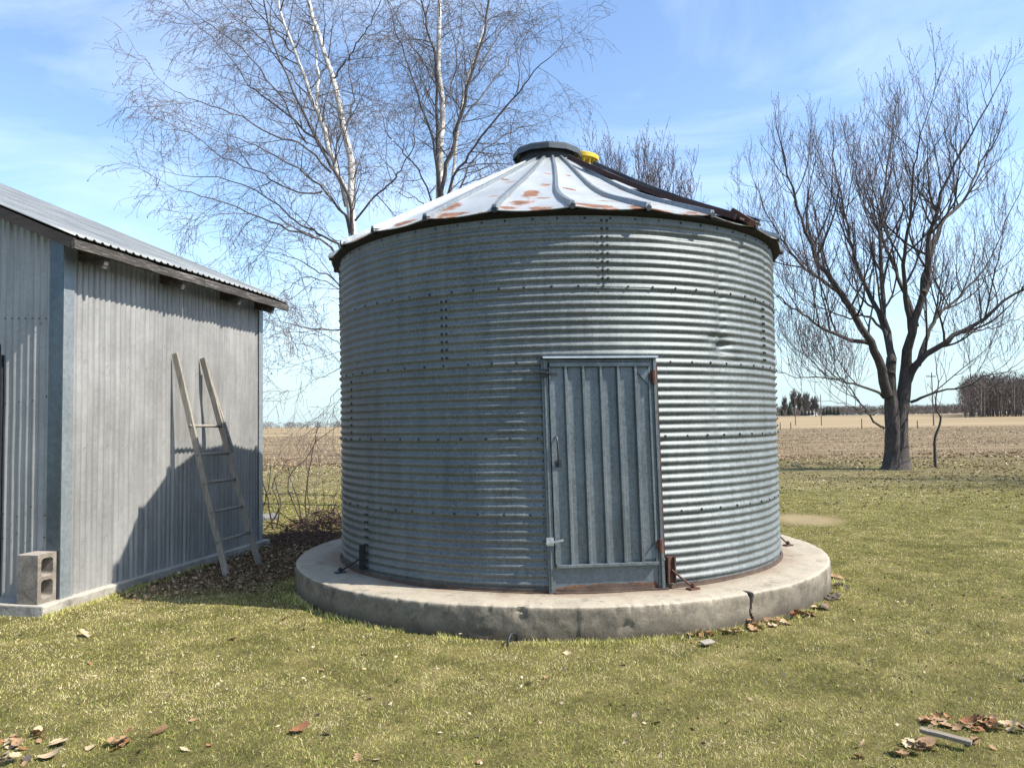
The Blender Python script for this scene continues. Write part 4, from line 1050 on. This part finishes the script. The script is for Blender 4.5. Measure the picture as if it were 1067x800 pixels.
def build_maple():
    def sq(pxs): return [(u if v > 260 else u - (u - 930) * .04, v if v > 250 else 250 - (250 - v) * (.86 if u < 962 else .74)) for u, v in pxs]
    base = on_ground(934, 489); Y = base[1]
    t = empty('maple_tree', base, 0, 'large bare multi-stemmed maple tree standing at the far right of the lawn', 'tree')
    LX = [-6, -4.8, -4.2, -3.3, -1.6, 0, 1.5, 3.2, 5, 7]; LZ = [6., 7.8, 9.4, 10.5, 10.8, 11.1, 11.6, 11.6, 10.6, 8.]
    T = Tree(dict(MAPLE, lid=lambda x: float(np.interp(x - base[0], LX, LZ))), 11)
    # two fused stems
    def stem(pxs, r0, r1, Y1, flare=0):
        pts = path(pxs, Y, Y1, 16); n = len(pts); return pts, [r0 + (r1 - r0) * (i / (n - 1)) + flare * math.exp(-i / 1.2) for i in range(n)]
    S1 = stem([(931, 492), (931, 470), (930, 445), (928.5, 420), (927, 398), (929, 372)], .245, .13, Y - .1, .15)
    S2 = stem([(937, 492), (937, 470), (937, 445), (940, 420), (943, 400), (945, 378)], .28, .16, Y + .1, .17)
    T.put('s1', *S1); T.put('s2', *S2)
    for k in ('s1', 's2'): T.mesh('trunk', [k], M['maple_bark'], t, base, 22, .045)
    limbs = [ # px path, depth start, depth end, r0, r1
        ([(925, 412), (917, 378), (907, 356), (883, 316), (860, 284), (846, 262), (832, 225), (818, 180), (808, 130)], Y - .2, Y - 2.5, .20, .03),
        ([(928, 390), (930, 369), (919, 319), (916, 250), (919, 211), (925, 150), (932, 95)], Y - .2, Y + 1.5, .15, .025),
        ([(930, 378), (922, 345), (904, 303), (889, 262), (878, 215), (868, 165), (866, 120)], Y - .2, Y + 2.5, .14, .022),
        ([(944, 385), (946, 360), (954, 334), (966, 290), (969, 255), (975, 220), (990, 160), (1012, 110), (1034, 60)], Y + .1, Y - 1.5, .21, .03),
        ([(945, 398), (952, 385), (963, 370), (991, 352), (1020, 335), (1050, 312), (1085, 290), (1110, 262)], Y + .1, Y - 1.2, .17, .03),
        ([(962, 305), (970, 262), (985, 222), (1008, 195), (1022, 150), (1042, 110), (1052, 66)], Y - .5, Y + 2.5, .12, .022),
        ([(957, 380), (963, 358), (971, 338), (984, 322), (1003, 306), (1027, 278), (1048, 240), (1066, 190)], Y - .05, Y + 2.6, .10, .022),
        ([(950, 350), (944, 310), (942, 265), (950, 210), (955, 150), (962, 95)], Y, Y - 3., .11, .022),
        ([(907, 358), (882, 352), (860, 344), (835, 328), (812, 312), (792, 285)], Y - .4, Y - 3., .085, .02),
        ([(884, 318), (868, 300), (840, 280), (815, 255), (795, 220), (782, 185)], Y - 1.0, Y + .6, .09, .02),
        ([(921, 414), (910, 407), (882, 398), (855, 393), (829, 393), (807, 383)], Y - .1, Y - 2.2, .06, .014),
        ([(921, 446), (910, 438), (893, 416), (883, 401), (872, 390), (860, 376)], Y - .2, Y - 1.8, .046, .012),
        ([(910, 432), (899, 428), (882, 422), (862, 418)], Y - 1., Y - 2.3, .03, .01),
        ([(949, 419), (960, 414), (978, 408), (1004, 403), (1027, 392), (1041, 390), (1060, 380)], Y + .1, Y - 1.6, .055, .014),
        ([(925, 350), (905, 330), (880, 330), (850, 318), (825, 300)], Y + .3, Y + 3., .06, .016),
        ([(955, 340), (940, 300), (925, 262), (905, 220), (890, 170), (888, 130)], Y + .2, Y + 3.2, .09, .02),
        ([(990, 352), (1010, 345), (1040, 340), (1075, 325)], Y - .4, Y + 2., .05, .015),
    ]
    for i, (pxs, a, b, r0, r1) in enumerate(limbs):
        pts = path(sq(pxs), a, b, 20, .025, T.rg); r0 *= .72; n = len(pts); rr = [.92 * r0 * (1 - k / (n - 1)) ** 1.5 + .6 * r1 for k in range(n)]
        T.put(('l', i), pts, rr); T.mesh('limb', [('l', i)], M['maple_bark'], t, base, 9, .03)
        T.sprout(pts, rr, plen(pts), 0, .25, 1.9 if r0 > .07 else 2.1)
    T.mesh('branches', [1, 2], M['maple_bark'], t, base, 5)
    T.mesh('twigs', [3, 4], M['maple_twig'], t, base, 3)
    T.buds('buds', M['maple_bud'], t, base, .013, .7)
    return t
maple = build_maple()

BIRCH = dict(max=4, seg={0: 6, 1: 7, 2: 6, 3: 5, 4: 3}, wig={0: .08, 1: .10, 2: .14, 3: .18, 4: .22}, trop={0: .0, 1: .01, 2: -.03, 3: -.09, 4: -.10},
             taper=.4, rmin=.0029, dens={0: 2.0, 1: 4.2, 2: 5.2, 3: 4.6}, t0={0: .2, 1: .12, 2: .12, 3: .15}, ang={0: 48, 1: 46, 2: 48, 3: 48},
             side_up={0: .0, 1: .1, 2: 0, 3: 0}, len={0: 1.15, 1: .75, 2: .44, 3: .24}, rad={0: .014, 1: .007, 2: .0045, 3: .0036})

def build_birch(base, label, seed, stems, limbs, Yd):
    t = empty('birch_tree', base, 0, label, 'tree')
    T = Tree(BIRCH, seed)
    for i, (pxs, a, b, r0, r1) in enumerate(stems):
        pts = path(pxs, Yd + a, Yd + b, 22, .012, T.rg)
        if i < 2 or True: pass
        n = len(pts); rr = [.82 * (r0 + (r1 - r0) * k / (n - 1)) for k in range(n)]
        T.put(('s', i), pts, rr); T.mesh('trunk', [('s', i)], M['birch_bark'], t, base, 12, .02)
        T.sprout(pts, rr, plen(pts), 0, .35, 1.5)
    for i, (pxs, a, b, r0, r1) in enumerate(limbs):
        xs0 = pxs[0][0]; pxs = [(xs0 - (xs0 - u) * (.84 if Yd < 15 and u < xs0 else .86), v) for u, v in pxs]
        pts = path(pxs, Yd + a, Yd + b, 18, .02, T.rg); n = len(pts); rr = [.6 * (r0 + (r1 - r0) * k / (n - 1)) for k in range(n)]
        T.put(('l', i), pts, rr); T.mesh('limb', [('l', i)], M['birch_limb'], t, base, 7)
        T.sprout(pts, rr, plen(pts), 0, .15, 2.1)
    T.mesh('branches', [1, 2], M['birch_limb'], t, base, 4)
    T.mesh('twigs', [3, 4], M['birch_twig'], t, base, 3)
    T.buds('catkins', M['birch_twig'], t, base, .010, .35)
    return t, T
Yb = 14.5
b1 = on_ground(375, 527.5); b1 = (at(375, 440, Yb)[0], Yb, 0.)
birch1, TB1 = build_birch(b1, 'white-barked birch with leaning stems and drooping twigs between the shed and the bin', 3, [
    ([(375, 526), (374, 420), (372, 300), (367, 222), (366, 168), (358, 132), (348, 87), (336, 48), (324, 6), (318, -40), (316, -90)], 0, .3, .115, .03),
    ([(373, 400), (371, 300), (364, 222), (354, 186), (343, 156), (333, 123), (327, 108), (315, 75), (304, 45), (292, 12), (286, -40)], -.1, -.9, .075, .022),
    ([(333, 121), (330.5, 112), (331, 84), (327, 36), (322, -20)], -.4, .5, .045, .02)], [
    ([(372, 290), (366, 240), (363, 212), (345, 177), (324, 147), (300, 112), (280, 70), (262, 30), (255, -20)], -.1, -1.5, .062, .02),
    ([(372, 300), (360, 231), (333, 201), (300, 177), (255, 156), (215, 142)], 0, -1.5, .05, .012),
    ([(360, 215), (348, 172), (320, 145), (288, 119), (255, 98), (237, 85), (212, 55), (180, 30)], 0, 1.2, .045, .012),
    ([(371, 300), (352, 258), (330, 246), (310, 238), (271, 212), (235, 195), (195, 183), (155, 183)], -.1, .8, .045, .010),
    ([(370, 310), (345, 262), (314, 246), (280, 236), (250, 225), (210, 212), (174, 204), (140, 194)], 0, -1.8, .042, .009),
    ([(370, 230), (390, 207), (411, 192), (425, 178), (437, 158), (442, 130)], -.1, -1.2, .035, .012),
    ([(371, 352), (353, 345), (325, 343), (301, 340), (275, 333), (262, 326)], .2, -.8, .030, .008),
    ([(371, 330), (352, 300), (320, 280), (290, 268), (262, 262)], 0, 1., .032, .008),
    ([(372, 375), (354, 359), (330, 350), (315, 347), (300, 352)], 0, .8, .018, .006),
    ([(372, 400), (354, 383), (338, 390), (318, 398), (300, 410)], .2, -.3, .015, .005),
    ([(372, 425), (354, 405), (343, 412), (332, 428), (326, 442)], 0, .4, .013, .005),
    ([(352, 148), (370, 110), (366, 70), (360, 30)], .1, 1., .03, .012),
    ([(348, 82), (365, 60), (385, 35), (405, 0)], .1, -.8, .03, .012),
    ([(330, 110), (300, 80), (265, 45), (225, 15), (200, -10)], -.3, 1.5, .03, .010),
    ([(310, 60), (280, 30), (245, 0), (220, -30)], -.5, -2., .028, .010),
    ([(345, 180), (310, 150), (270, 140), (225, 120), (180, 105), (150, 95)], -.3, -2.2, .035, .009),
    ([(320, 150), (285, 100), (240, 50), (190, 20), (165, 0)], -.3, .2, .03, .009),
    ([(335, 200), (300, 200), (260, 180), (215, 165), (175, 140), (145, 135)], 0, 2., .03, .009),
    ([(372, 340), (345, 300), (310, 290), (285, 300), (268, 318)], 0, -1.2, .022, .007)], Yb)
Yc = 16.0
b2 = (at(458, 440, Yc)[0], Yc, 0.)
birch2, TB2 = build_birch(b2, 'straight white-barked birch with dark spreading limbs directly behind the bin roof', 5, [
    ([(458, 510), (458, 350), (458, 200), (459, 165), (460, 124), (458, 77), (457, 27), (458, 0), (459, -60)], 0, .3, .11, .045),
    ([(462, 330), (467, 230), (478, 137), (486, 88), (502, 36), (512, -10)], .2, 1.2, .05, .02)], [
    ([(458, 300), (461, 200), (470, 160), (483, 124), (499, 74), (516, 16), (522, -30)], 0, -.8, .085, .03),
    ([(460, 300), (472, 195), (490, 168), (505, 146), (538, 113), (560, 90), (574, 71), (598, 55)], 0, -1., .055, .012),
    ([(459, 280), (455, 176), (444, 132), (432, 98), (422, 69), (406, 36), (395, 0)], 0, -.6, .05, .014),
    ([(458, 220), (455, 120), (452, 60), (444, 30), (436, 0), (430, -40)], 0, -.9, .06, .02),
    ([(459, 260), (490, 180), (520, 150), (550, 135), (580, 128)], 0, 1.6, .04, .010),
    ([(499, 74), (520, 40), (545, 10), (560, -20)], -.5, .6, .03, .012),
    ([(483, 124), (510, 95), (540, 60), (565, 30), (585, 20)], -.4, 1., .034, .010),
    ([(458, 250), (440, 190), (415, 160), (395, 140), (385, 110)], 0, 1., .035, .010),
    ([(460, 120), (475, 80), (482, 40), (485, 0)], .1, 1.4, .035, .012),
    ([(457, 90), (430, 55), (408, 20), (390, -10)], .1, 1.6, .03, .010),
    ([(456, 250), (440, 215), (420, 205), (400, 200)], 0, -1.2, .028, .008)], Yc)

# bare trees beyond the bin
MID = dict(MAPLE); MID.update(dens={0: 1.4, 1: 2.1, 2: 3.2, 3: 3.2}, len={0: 1.9, 1: 1.1, 2: .65, 3: .4}, trop={0: .10, 1: .16, 2: .16, 3: .16, 4: .15}, rmin=.0075)
def mid_tree(px, Y, H, spread, seed, label, lean=0.):
    x = at(px, 440, Y)[0]; base = (x, Y, 0.)
    t = empty('maple_tree', base, 0, label, 'tree', 'bare trees behind the bin'); T = Tree(MID, seed); rg = T.rg
    pts = [(x + rg.gauss(0, .05), Y, H * .30 * k / 8) for k in range(9)]; rr = [.26 - .012 * k for k in range(9)]
    T.put('s', pts, rr); T.mesh('trunk', ['s'], M['maple_bark'], t, base, 9)
    nl = 8
    for i in range(nl):
        a = 2 * PI * i / nl + rg.uniform(-.3, .3); sp = spread * rg.uniform(.4, 1.); top = H * rg.uniform(.82, 1.0) * (1 - .12 * sp / spread)
        p0 = np.array(pts[rg.randrange(5, 9)]); p1 = np.array([x + lean + sp * math.cos(a), Y + sp * math.sin(a), top])
        L = []; n = 14
        for k in range(n + 1):
            f = k / n; q = p0 + (p1 - p0) * np.array([f ** .75, f ** .75, f]); L.append(tuple(q + (np.array([rg.gauss(0, .06) for _ in range(3)]) if 0 < k < n else 0)))
        rl_ = [.12 - .098 * k / n for k in range(n + 1)]
        T.put(('l', i), L, rl_); T.mesh('limb', [('l', i)], M['maple_bark'], t, base, 6)
        T.sprout(L, rl_, plen(L), 0, .25)
    T.mesh('branches', [1, 2], M['maple_twig'], t, base, 4); T.mesh('twigs', [3, 4], M['maple_twig'], t, base, 3); T.buds('buds', M['maple_bud'], t, base, .022, .8)
    return t
mid_tree(652, 32, 13.6, 1.5, 21, 'bare narrow budding tree right behind the vent cap, the taller of the pair')
mid_tree(703, 34, 12.6, 1.9, 22, 'bare round-crowned budding tree above the right roof slope, the lower of the pair')
mid_tree(588, 36, 13.2, 1.6, 23, 'bare budding tree mostly hidden behind the vent cap')

# tree just outside the yard to the right: only its shadow reaches the lawn
def copy_tree(src, loc, rz, scale, label):
    r = src.copy(); COL.objects.link(r); r.location = loc; r.rotation_euler = (0, 0, rz); r.scale = (scale,) * 3; tag(r, label, 'tree')
    for ch in src.children:
        c = ch.copy(); COL.objects.link(c); c.parent = r
    return r
copy_tree(maple, (19.0, 14.9, 0), 2.2, .8, 'bare maple outside the right edge whose shadow falls on the lawn')

# sapling next to the maple
sp = on_ground(975, 487); sap = empty('sapling', sp, 0, 'thin crooked bare sapling just right of the large maple', 'sapling')
T = Tree(dict(MAPLE, rmin=.006, max=4), 31)
pts = path([(975, 488), (974, 468), (974.5, 455), (979, 443), (980, 434), (976, 428), (975, 415), (978, 400), (976, 388)], sp[1], sp[1] - .2, 16)
T.put('s', pts, [.045 - .0022 * k for k in range(17)]); T.mesh('stem', ['s'], M['maple_bark'], sap, sp, 6)
T.P = dict(T.P, len={0: .9, 1: .6, 2: .4, 3: .3}, dens={0: 3, 1: 2, 2: 1.5, 3: 1}); T.sprout(pts, [.02] * 17, plen(pts) * .8, 1, .4, 2.5)
T.mesh('twigs', [2, 3, 4], M['maple_twig'], sap, sp, 3)

# ------------------------------------------------------------------ shrubs between shed and bin
SHR = dict(MAPLE, rmin=.0025, seg={0: 6, 1: 6, 2: 5, 3: 4, 4: 3}, max=3, wig={0: .1, 1: .15, 2: .2, 3: .2}, trop={0: 0, 1: .04, 2: .04, 3: 0}, dens={0: 3., 1: 1.9, 2: 3.}, len={0: .5, 1: .24, 2: .12}, rad={0: .007, 1: .005, 2: .0035})
def shrub(px, py, canes, label, seed, r=.011, name='bare_shrub'):
    b = on_ground(px, py); t = empty(name, b, 0, label, 'shrub'); T = Tree(SHR, seed)
    for i, pxs in enumerate(canes):
        Y1 = b[1] + T.rg.uniform(-.4, .4); pts = path(pxs, b[1] + T.rg.uniform(-.1, .1), Y1, 10, .008, T.rg); rr = [r * (1 - .06 * k) for k in range(11)]
        T.put(('c', i), pts, rr); T.mesh('cane', [('c', i)], M['maple_bark'], t, b, 5); T.sprout(pts, rr, plen(pts), 1, .35)
    T.mesh('twigs', [2, 3], M['vine'], t, b, 3)
    return t
shrub(318, 548, [[(318, 548), (319, 515), (324, 480), (328, 458), (331, 446)], [(316, 548), (300, 510), (306, 490), (318, 478), (330, 460), (350, 445)],
                 [(314, 548), (310, 520), (303, 500), (300, 488)], [(317, 548), (322, 530), (320, 505), (326, 470)]], 'tall thorny bare shrub with one cane above the horizon left of the bin', 41)
shrub(280, 552, [[(270, 552), (275, 525), (280, 505), (282, 484)], [(284, 552), (279, 520), (272, 495), (270, 480)], [(288, 552), (292, 520), (286, 500), (296, 486)], [(276, 552), (290, 530), (284, 505), (290, 495)]],
      'low dark bare shrub close against the rear corner of the shed', 42, .013)
shrub(335, 552, [[(330, 552), (338, 520), (336, 500)], [(340, 552), (345, 528), (352, 510)], [(346, 552), (342, 530), (350, 515)], [(326, 552), (330, 525), (326, 505)], [(350, 550), (348, 530), (353, 522)]],
      'low pale bare shrub beside the left rim of the pad', 43, .007)
# tangle of dead vines
def tangle():
    c = on_ground(318, 566); t = empty('brush_heap', c, 0, 'tangled heap of brown dead vines between shed and pad', 'brush')
    T = Tree(dict(SHR, max=3, rmin=.003), 44)
    for k in range(420):
        a = T.rg.uniform(0, 2 * PI); q = T.rg.random() ** .5; p = (c[0] + .60 * q * math.cos(a), c[1] + .75 + 1.1 * q * math.sin(a), .02 + .30 * (1 - q * q) * T.rg.random())
        if blocked(p[0], p[1]): continue
        d = nrmz((T.rg.gauss(0, 1), T.rg.gauss(0, 1), T.rg.gauss(.1, .45))); T.P['trop'][3] = -.05; T.grow(p, d, T.rg.uniform(.2, .55), .005, 3)
    o = T.mesh('vines', [3], M['vine'], t, c, 4)
tangle()

# ------------------------------------------------------------------ far things
def far_wood(name, n, x0, x1, y0, y1, hmin, hmax, label, twigs=90, tw=.10, edge=None, spread=2.4, slant=0):
    x = RNG.uniform(x0, x1, n); y = RNG.uniform(y0, y1, n)
    ok = x > slant * y if slant else x > -1e9
    x, y = x[ok], y[ok]; n = len(x); h = RNG.uniform(hmin, hmax, n)
    if edge is not None: h = h * edge(x)
    z = gz(x, y); V, D = [], []
    # trunks: two crossed slim triangles
    for k in range(2):
        a = PI / 2 * k + .4; w = RNG.uniform(.10, .24, n)
        V.append(np.stack([np.stack([x - w * math.cos(a), y - w * math.sin(a), z], -1), np.stack([x + w * math.cos(a), y + w * math.sin(a), z], -1), np.stack([x + RNG.normal(0, .5, n), y, z + h * .92], -1)], 1)); D.append(RNG.uniform(.4, 1, n))
    m = n * twigs; i = np.repeat(np.arange(n), twigs); f = RNG.random(m) ** .75
    hh = h[i] * (.12 + .80 * f); rad = spread * np.sin(PI * (.12 + .8 * f)) * RNG.random(m) ** .5; th = RNG.uniform(0, 2 * PI, m)
    c = np.stack([x[i] + rad * np.cos(th), y[i] + rad * np.sin(th), z[i] + hh], -1)
    d = np.stack([np.cos(th) * .5 + RNG.normal(0, .3, m), np.sin(th) * .5 + RNG.normal(0, .3, m), RNG.uniform(.5, 1.3, m)], -1); d *= (RNG.uniform(.5, 1.6, m) * np.minimum(1, h[i] / 10))[:, None]
    s = RNG.uniform(0, PI, m); w = np.stack([np.cos(s), np.sin(s), 0 * s], -1) * (tw * RNG.uniform(.5, 1.4, m))[:, None]
    V.append(np.stack([c - w, c + w, c + d], 1)); D.append(np.clip(RNG.normal(.45, .25, m), 0, 1))
    V = np.concatenate(V); D = np.concatenate(D); k = len(V)
    o = mesh_np(name, V.reshape(-1, 3), np.arange(3 * k).reshape(-1, 3), 3, M['twig_stuff'], attr={'dry': np.repeat(D, 3)})
    return tag(o, label, 'woods', kind='stuff')
far_wood('bare_woods', 1500, 141, 330, 245, 320, 11.5, 16.0, 'dense bare brown woods at the right edge of the field', 110, .12, edge=lambda x: .80 + .2 * smooth((x - 141) / 14), slant=.585)
far_wood('tree_line', 900, 120, 420, 640, 720, 7, 10, 'low dark treeline along the right horizon between the maple and the woods', 60, .25, spread=4.)
far_wood('tree_line', 260, -420, -150, 800, 900, 3.0, 8, 'tiny treeline on the left horizon between the shed and the bin', 40, .35, spread=5.)

def pole(px, py_top, py_base, Y, r, label, arm=True, group='utility poles across the field'):
    b = at(px, py_base, Y); z = float(gz(b[0], Y)); tp = at(px, py_top, Y)[2]; t = empty('utility_pole', (b[0], Y, z), 0, label, 'utility pole', group)
    m = MB(); m.tube([(0, 0, -.3), (0, 0, (tp - z) * .5), (0, 0, tp - z)], [r, r * .85, r * .7], 8); m.build('pole', M['pole'], t)
    if arm:
        c = MB(); c.box(-1.1, 1.1, r * .75, r * .75 + .1, tp - z - .75, tp - z - .6, Matrix.Rotation(.4, 4, 'Z')); c.build('crossarm', M['pole'], t)
        for k in (-1., -.5, .5, 1.):
            s = MB(); q = Matrix.Rotation(.4, 4, 'Z') @ Vector((k, r * .75 + .05, tp - z - .6)); s.tube([q, q + Vector((0, 0, .16))], [.05, .03], 6); s.build('insulator', M['window_dark'], t)
pole(973, 388, 443.5, 130, .11, 'tall wooden utility pole just right of the large maple')
pole(829, 405, 440, 170, .10, 'wooden utility pole in front of the far farmstead trees, the left one')
pole(856, 411, 441.5, 160, .10, 'wooden utility pole right of the farmstead trees', False)
for px, y0, y1, Y in ((898, 431, 443, 105), (956, 436, 444, 100), (944, 437, 444, 100), (813, 434, 443, 105), (824, 434, 443, 110), (928, 437, 444, 102)):
    b = at(px, y1, Y); m = MB(); m.tube([(0, 0, -.2), (0, 0, 1.4 if y1 - y0 > 10 else 1.05)], [.07, .06], 6); o = m.build('fence_post', M['pole']); o.location = (b[0], Y, float(gz(b[0], Y)))
    tag(o, 'tall lone fence post left of the maple trunk in the field' if px == 898 else 'thin wooden fence post standing out in the brown field', 'fence post', 'fence posts in the field')

def conifer(x, y, h, w, label, src=[None]):
    if src[0] is None:
        t = empty('spruce_tree', (0, 0, 0)); m = MB(); m.tube([(0, 0, 0), (0, 0, .95)], [.03, .004], 6); m.build('trunk', M['far_bark'], t)
        c = MB(); rg = random.Random(5)
        for k in range(620):
            f = rg.random() ** 1.3; z = .08 + .9 * f; r = .5 * (1 - f) ** .85 * rg.uniform(.55, 1.08); a = rg.uniform(0, 2 * PI)
            p = Vector((r * math.cos(a), r * math.sin(a), z)); i = Vector((r * .35 * math.cos(a), r * .35 * math.sin(a), z + .06)); s = Vector((-math.sin(a), math.cos(a), 0)) * .06
            c.add([p + Vector((0, 0, -.04)), i + s, i - s], [(0, 1, 2)])
        c.build('foliage', M['conifer'], t); src[0] = t; r_ = t
    else:
        r_ = src[0].copy(); COL.objects.link(r_)
        for ch in src[0].children: q = ch.copy(); COL.objects.link(q); q.parent = r_
    r_.location = (x, y, float(gz(x, y))); r_.scale = (w, w, h); r_.rotation_euler = (0, 0, random.uniform(0, 6)); tag(r_, label, 'conifer', 'conifers at the far farmstead')
YF = 390
def X_(px, Y): return at(px, 432, Y)[0]
for px, h, w, l in ((815, 4.6, 3.0, 'small lone dark spruce at the left end of the far farmstead'), (823, 6.5, 5.0, 'broad dark spruce second from the left at the far farmstead')):
    conifer(X_(px, YF), YF, h, w, l)
for px in (836, 839.5, 843, 846.5): conifer(X_(px, YF), YF, random.uniform(2.2, 3.2), 3.0, 'low dark spruce in the row in front of the farmhouse')
for px in (858.5, 862, 865.5, 869.5, 873.5): conifer(X_(px, YF), YF, random.uniform(2.8, 4.2), 3.2, 'dark spruce in the row right of the farmstead trees')
def far_tree(px, Y, H, seed, label, src={}):
    x = X_(px, Y); t = empty('bare_tree', (x, Y, float(gz(x, Y))), random.uniform(0, 6), label, 'tree', 'bare trees at the far farmstead')
    P = dict(MAPLE, rmin=.06, max=3, dens={0: 1.6, 1: 2.0, 2: 2.4}, len={0: H * .30, 1: H * .17, 2: H * .1}, rad={0: .09, 1: .07, 2: .055}); T = Tree(P, seed)
    pts = [(0, 0, H * .8 * k / 8) for k in range(9)]; T.put('s', pts, [.28 - .025 * k for k in range(9)]); T.mesh('trunk', ['s'], M['far_bark'], t, sides=6)
    T.sprout(pts, [.2 - .015 * k for k in range(9)], H * .9, 0, .22, 34 / H); T.mesh('crown', [1, 2, 3], M['far_bark'], t, sides=3)
for i, (px, H) in enumerate(((818, 9.5), (828, 13), (833, 11.5), (838, 11), (842, 11.5), (847, 9.5))):
    far_tree(px, YF + 12 + 3 * i, H, 60 + i, ('slender', 'tall wide', 'grey', 'forked', 'leaning', 'short')[i] + ' bare tree in the farmstead grove, number %s from the left' % ('one', 'two', 'three', 'four', 'five', 'six')[i])
far_tree(850, 330, 8.0, 71, 'round brownish bare tree in the field in front of the farmstead')
fh = empty('farmhouse', (X_(845, YF + 8), YF + 8, float(gz(X_(845, YF + 8), YF + 8))), .2, 'small white farmhouse half hidden behind the row of spruces', 'house')
m = MB(); m.box(-5, 5, -3.5, 3.5, 0, 3.2); m.add([(-5, -3.5, 3.2), (-5, 3.5, 3.2), (-5, 0, 5.4), (5, -3.5, 3.2), (5, 3.5, 3.2), (5, 0, 5.4)], [(0, 2, 1), (3, 4, 5)]); m.build('wall', M['white_paint'], fh)
m = MB(); m.add([(-5.3, -3.9, 3.0), (5.3, -3.9, 3.0), (5.3, 0, 5.5), (-5.3, 0, 5.5), (5.3, 3.9, 3.0), (-5.3, 3.9, 3.0)], [(0, 1, 2, 3), (3, 2, 4, 5)]); m.build('roof', M['roof_grey'], fh)
for x in (-3.2, 0, 3.2): m = MB(); m.box(x - .5, x + .5, -3.56, -3.505, 1., 2.4); m.build('window', M['window_dark'], fh)
fh.scale = (.42, .6, .42)

# ------------------------------------------------------------------ light, sky, view
SUN_AZ, SUN_EL = 108.7, 47.0     # clockwise from +Y
sd = bpy.data.lights.new('sun', 'SUN'); sd.energy = 4.6; sd.angle = R_(.53); sd.color = (1., .945, .86)
so = bpy.data.objects.new('sun', sd); COL.objects.link(so)
sv = Vector((math.sin(R_(SUN_AZ)) * math.cos(R_(SUN_EL)), math.cos(R_(SUN_AZ)) * math.cos(R_(SUN_EL)), math.sin(R_(SUN_EL))))
so.rotation_euler = sv.to_track_quat('Z', 'Y').to_euler(); so.location = (20, -5, 30)
w = bpy.data.worlds.new('World'); sc.world = w; w.use_nodes = True; nt = w.node_tree; nt.nodes.clear()
def wn(t, **k):
    n = nt.nodes.new('ShaderNode' + t)
    for a, b in k.items(): setattr(n, a, b)
    return n
sky = wn('TexSky', sky_type='NISHITA', sun_disc=False, sun_elevation=R_(SUN_EL), sun_rotation=R_(SUN_AZ)); sky.altitude = 200; sky.air_density = 1.0; sky.dust_density = .7; sky.ozone_density = 2.6
tc = wn('TexCoord'); mp = wn('Mapping'); mp.inputs['Scale'].default_value = (1.0, 1.2, 3.2); mp.inputs['Rotation'].default_value = (.12, .25, .3)
nz = wn('TexNoise'); nz.inputs['Scale'].default_value = 1.7; nz.inputs['Detail'].default_value = 7; nz.inputs['Roughness'].default_value = .58; nz.inputs['Distortion'].default_value = .9
cr = wn('ValToRGB'); cr.color_ramp.elements[0].position = .46; cr.color_ramp.elements[1].position = .85; cr.color_ramp.elements[1].color = (.26, .26, .26, 1)
mx = wn('Mix', data_type='RGBA'); mx.inputs[7].default_value = (9., 9.4, 9.8, 1)
bg = wn('Background'); bg.inputs['Strength'].default_value = .15; ou = wn('OutputWorld')
L = nt.links.new
L(tc.outputs['Generated'], mp.inputs[0]); L(mp.outputs[0], nz.inputs['Vector']); L(nz.outputs['Fac'], cr.inputs[0]); L(cr.outputs[0], mx.inputs[0]); L(sky.outputs[0], mx.inputs[6]); sx = wn('SeparateXYZ'); L(tc.outputs['Generated'], sx.inputs[0])
hz = wn('MapRange', interpolation_type='SMOOTHSTEP'); hz.inputs[1].default_value = -.02; hz.inputs[2].default_value = .30; hz.inputs[3].default_value = .8; hz.inputs[4].default_value = 0.
L(sx.outputs[2], hz.inputs[0]); mh = wn('Mix', data_type='RGBA'); mh.inputs[7].default_value = (2.1, 2.95, 3.35, 1)
L(hz.outputs[0], mh.inputs[0]); L(mx.outputs[2], mh.inputs[6]); L(mh.outputs[2], bg.inputs[0]); L(bg.outputs[0], ou.inputs[0])
vs_ = sc.view_settings; vs_.view_transform = 'Standard'; vs_.look = 'None'; vs_.exposure = 0.95; vs_.gamma = 1; vs_.use_curve_mapping = False
sc.cycles.use_denoising = True; sc.cycles.denoiser = 'OPENIMAGEDENOISE'; sc.cycles.max_bounces = 6; sc.cycles.diffuse_bounces = 3; sc.cycles.glossy_bounces = 3; sc.cycles.transparent_max_bounces = 6
print('leaves', NLEAF[0], 'tips', len(TB1.tips), len(TB2.tips))
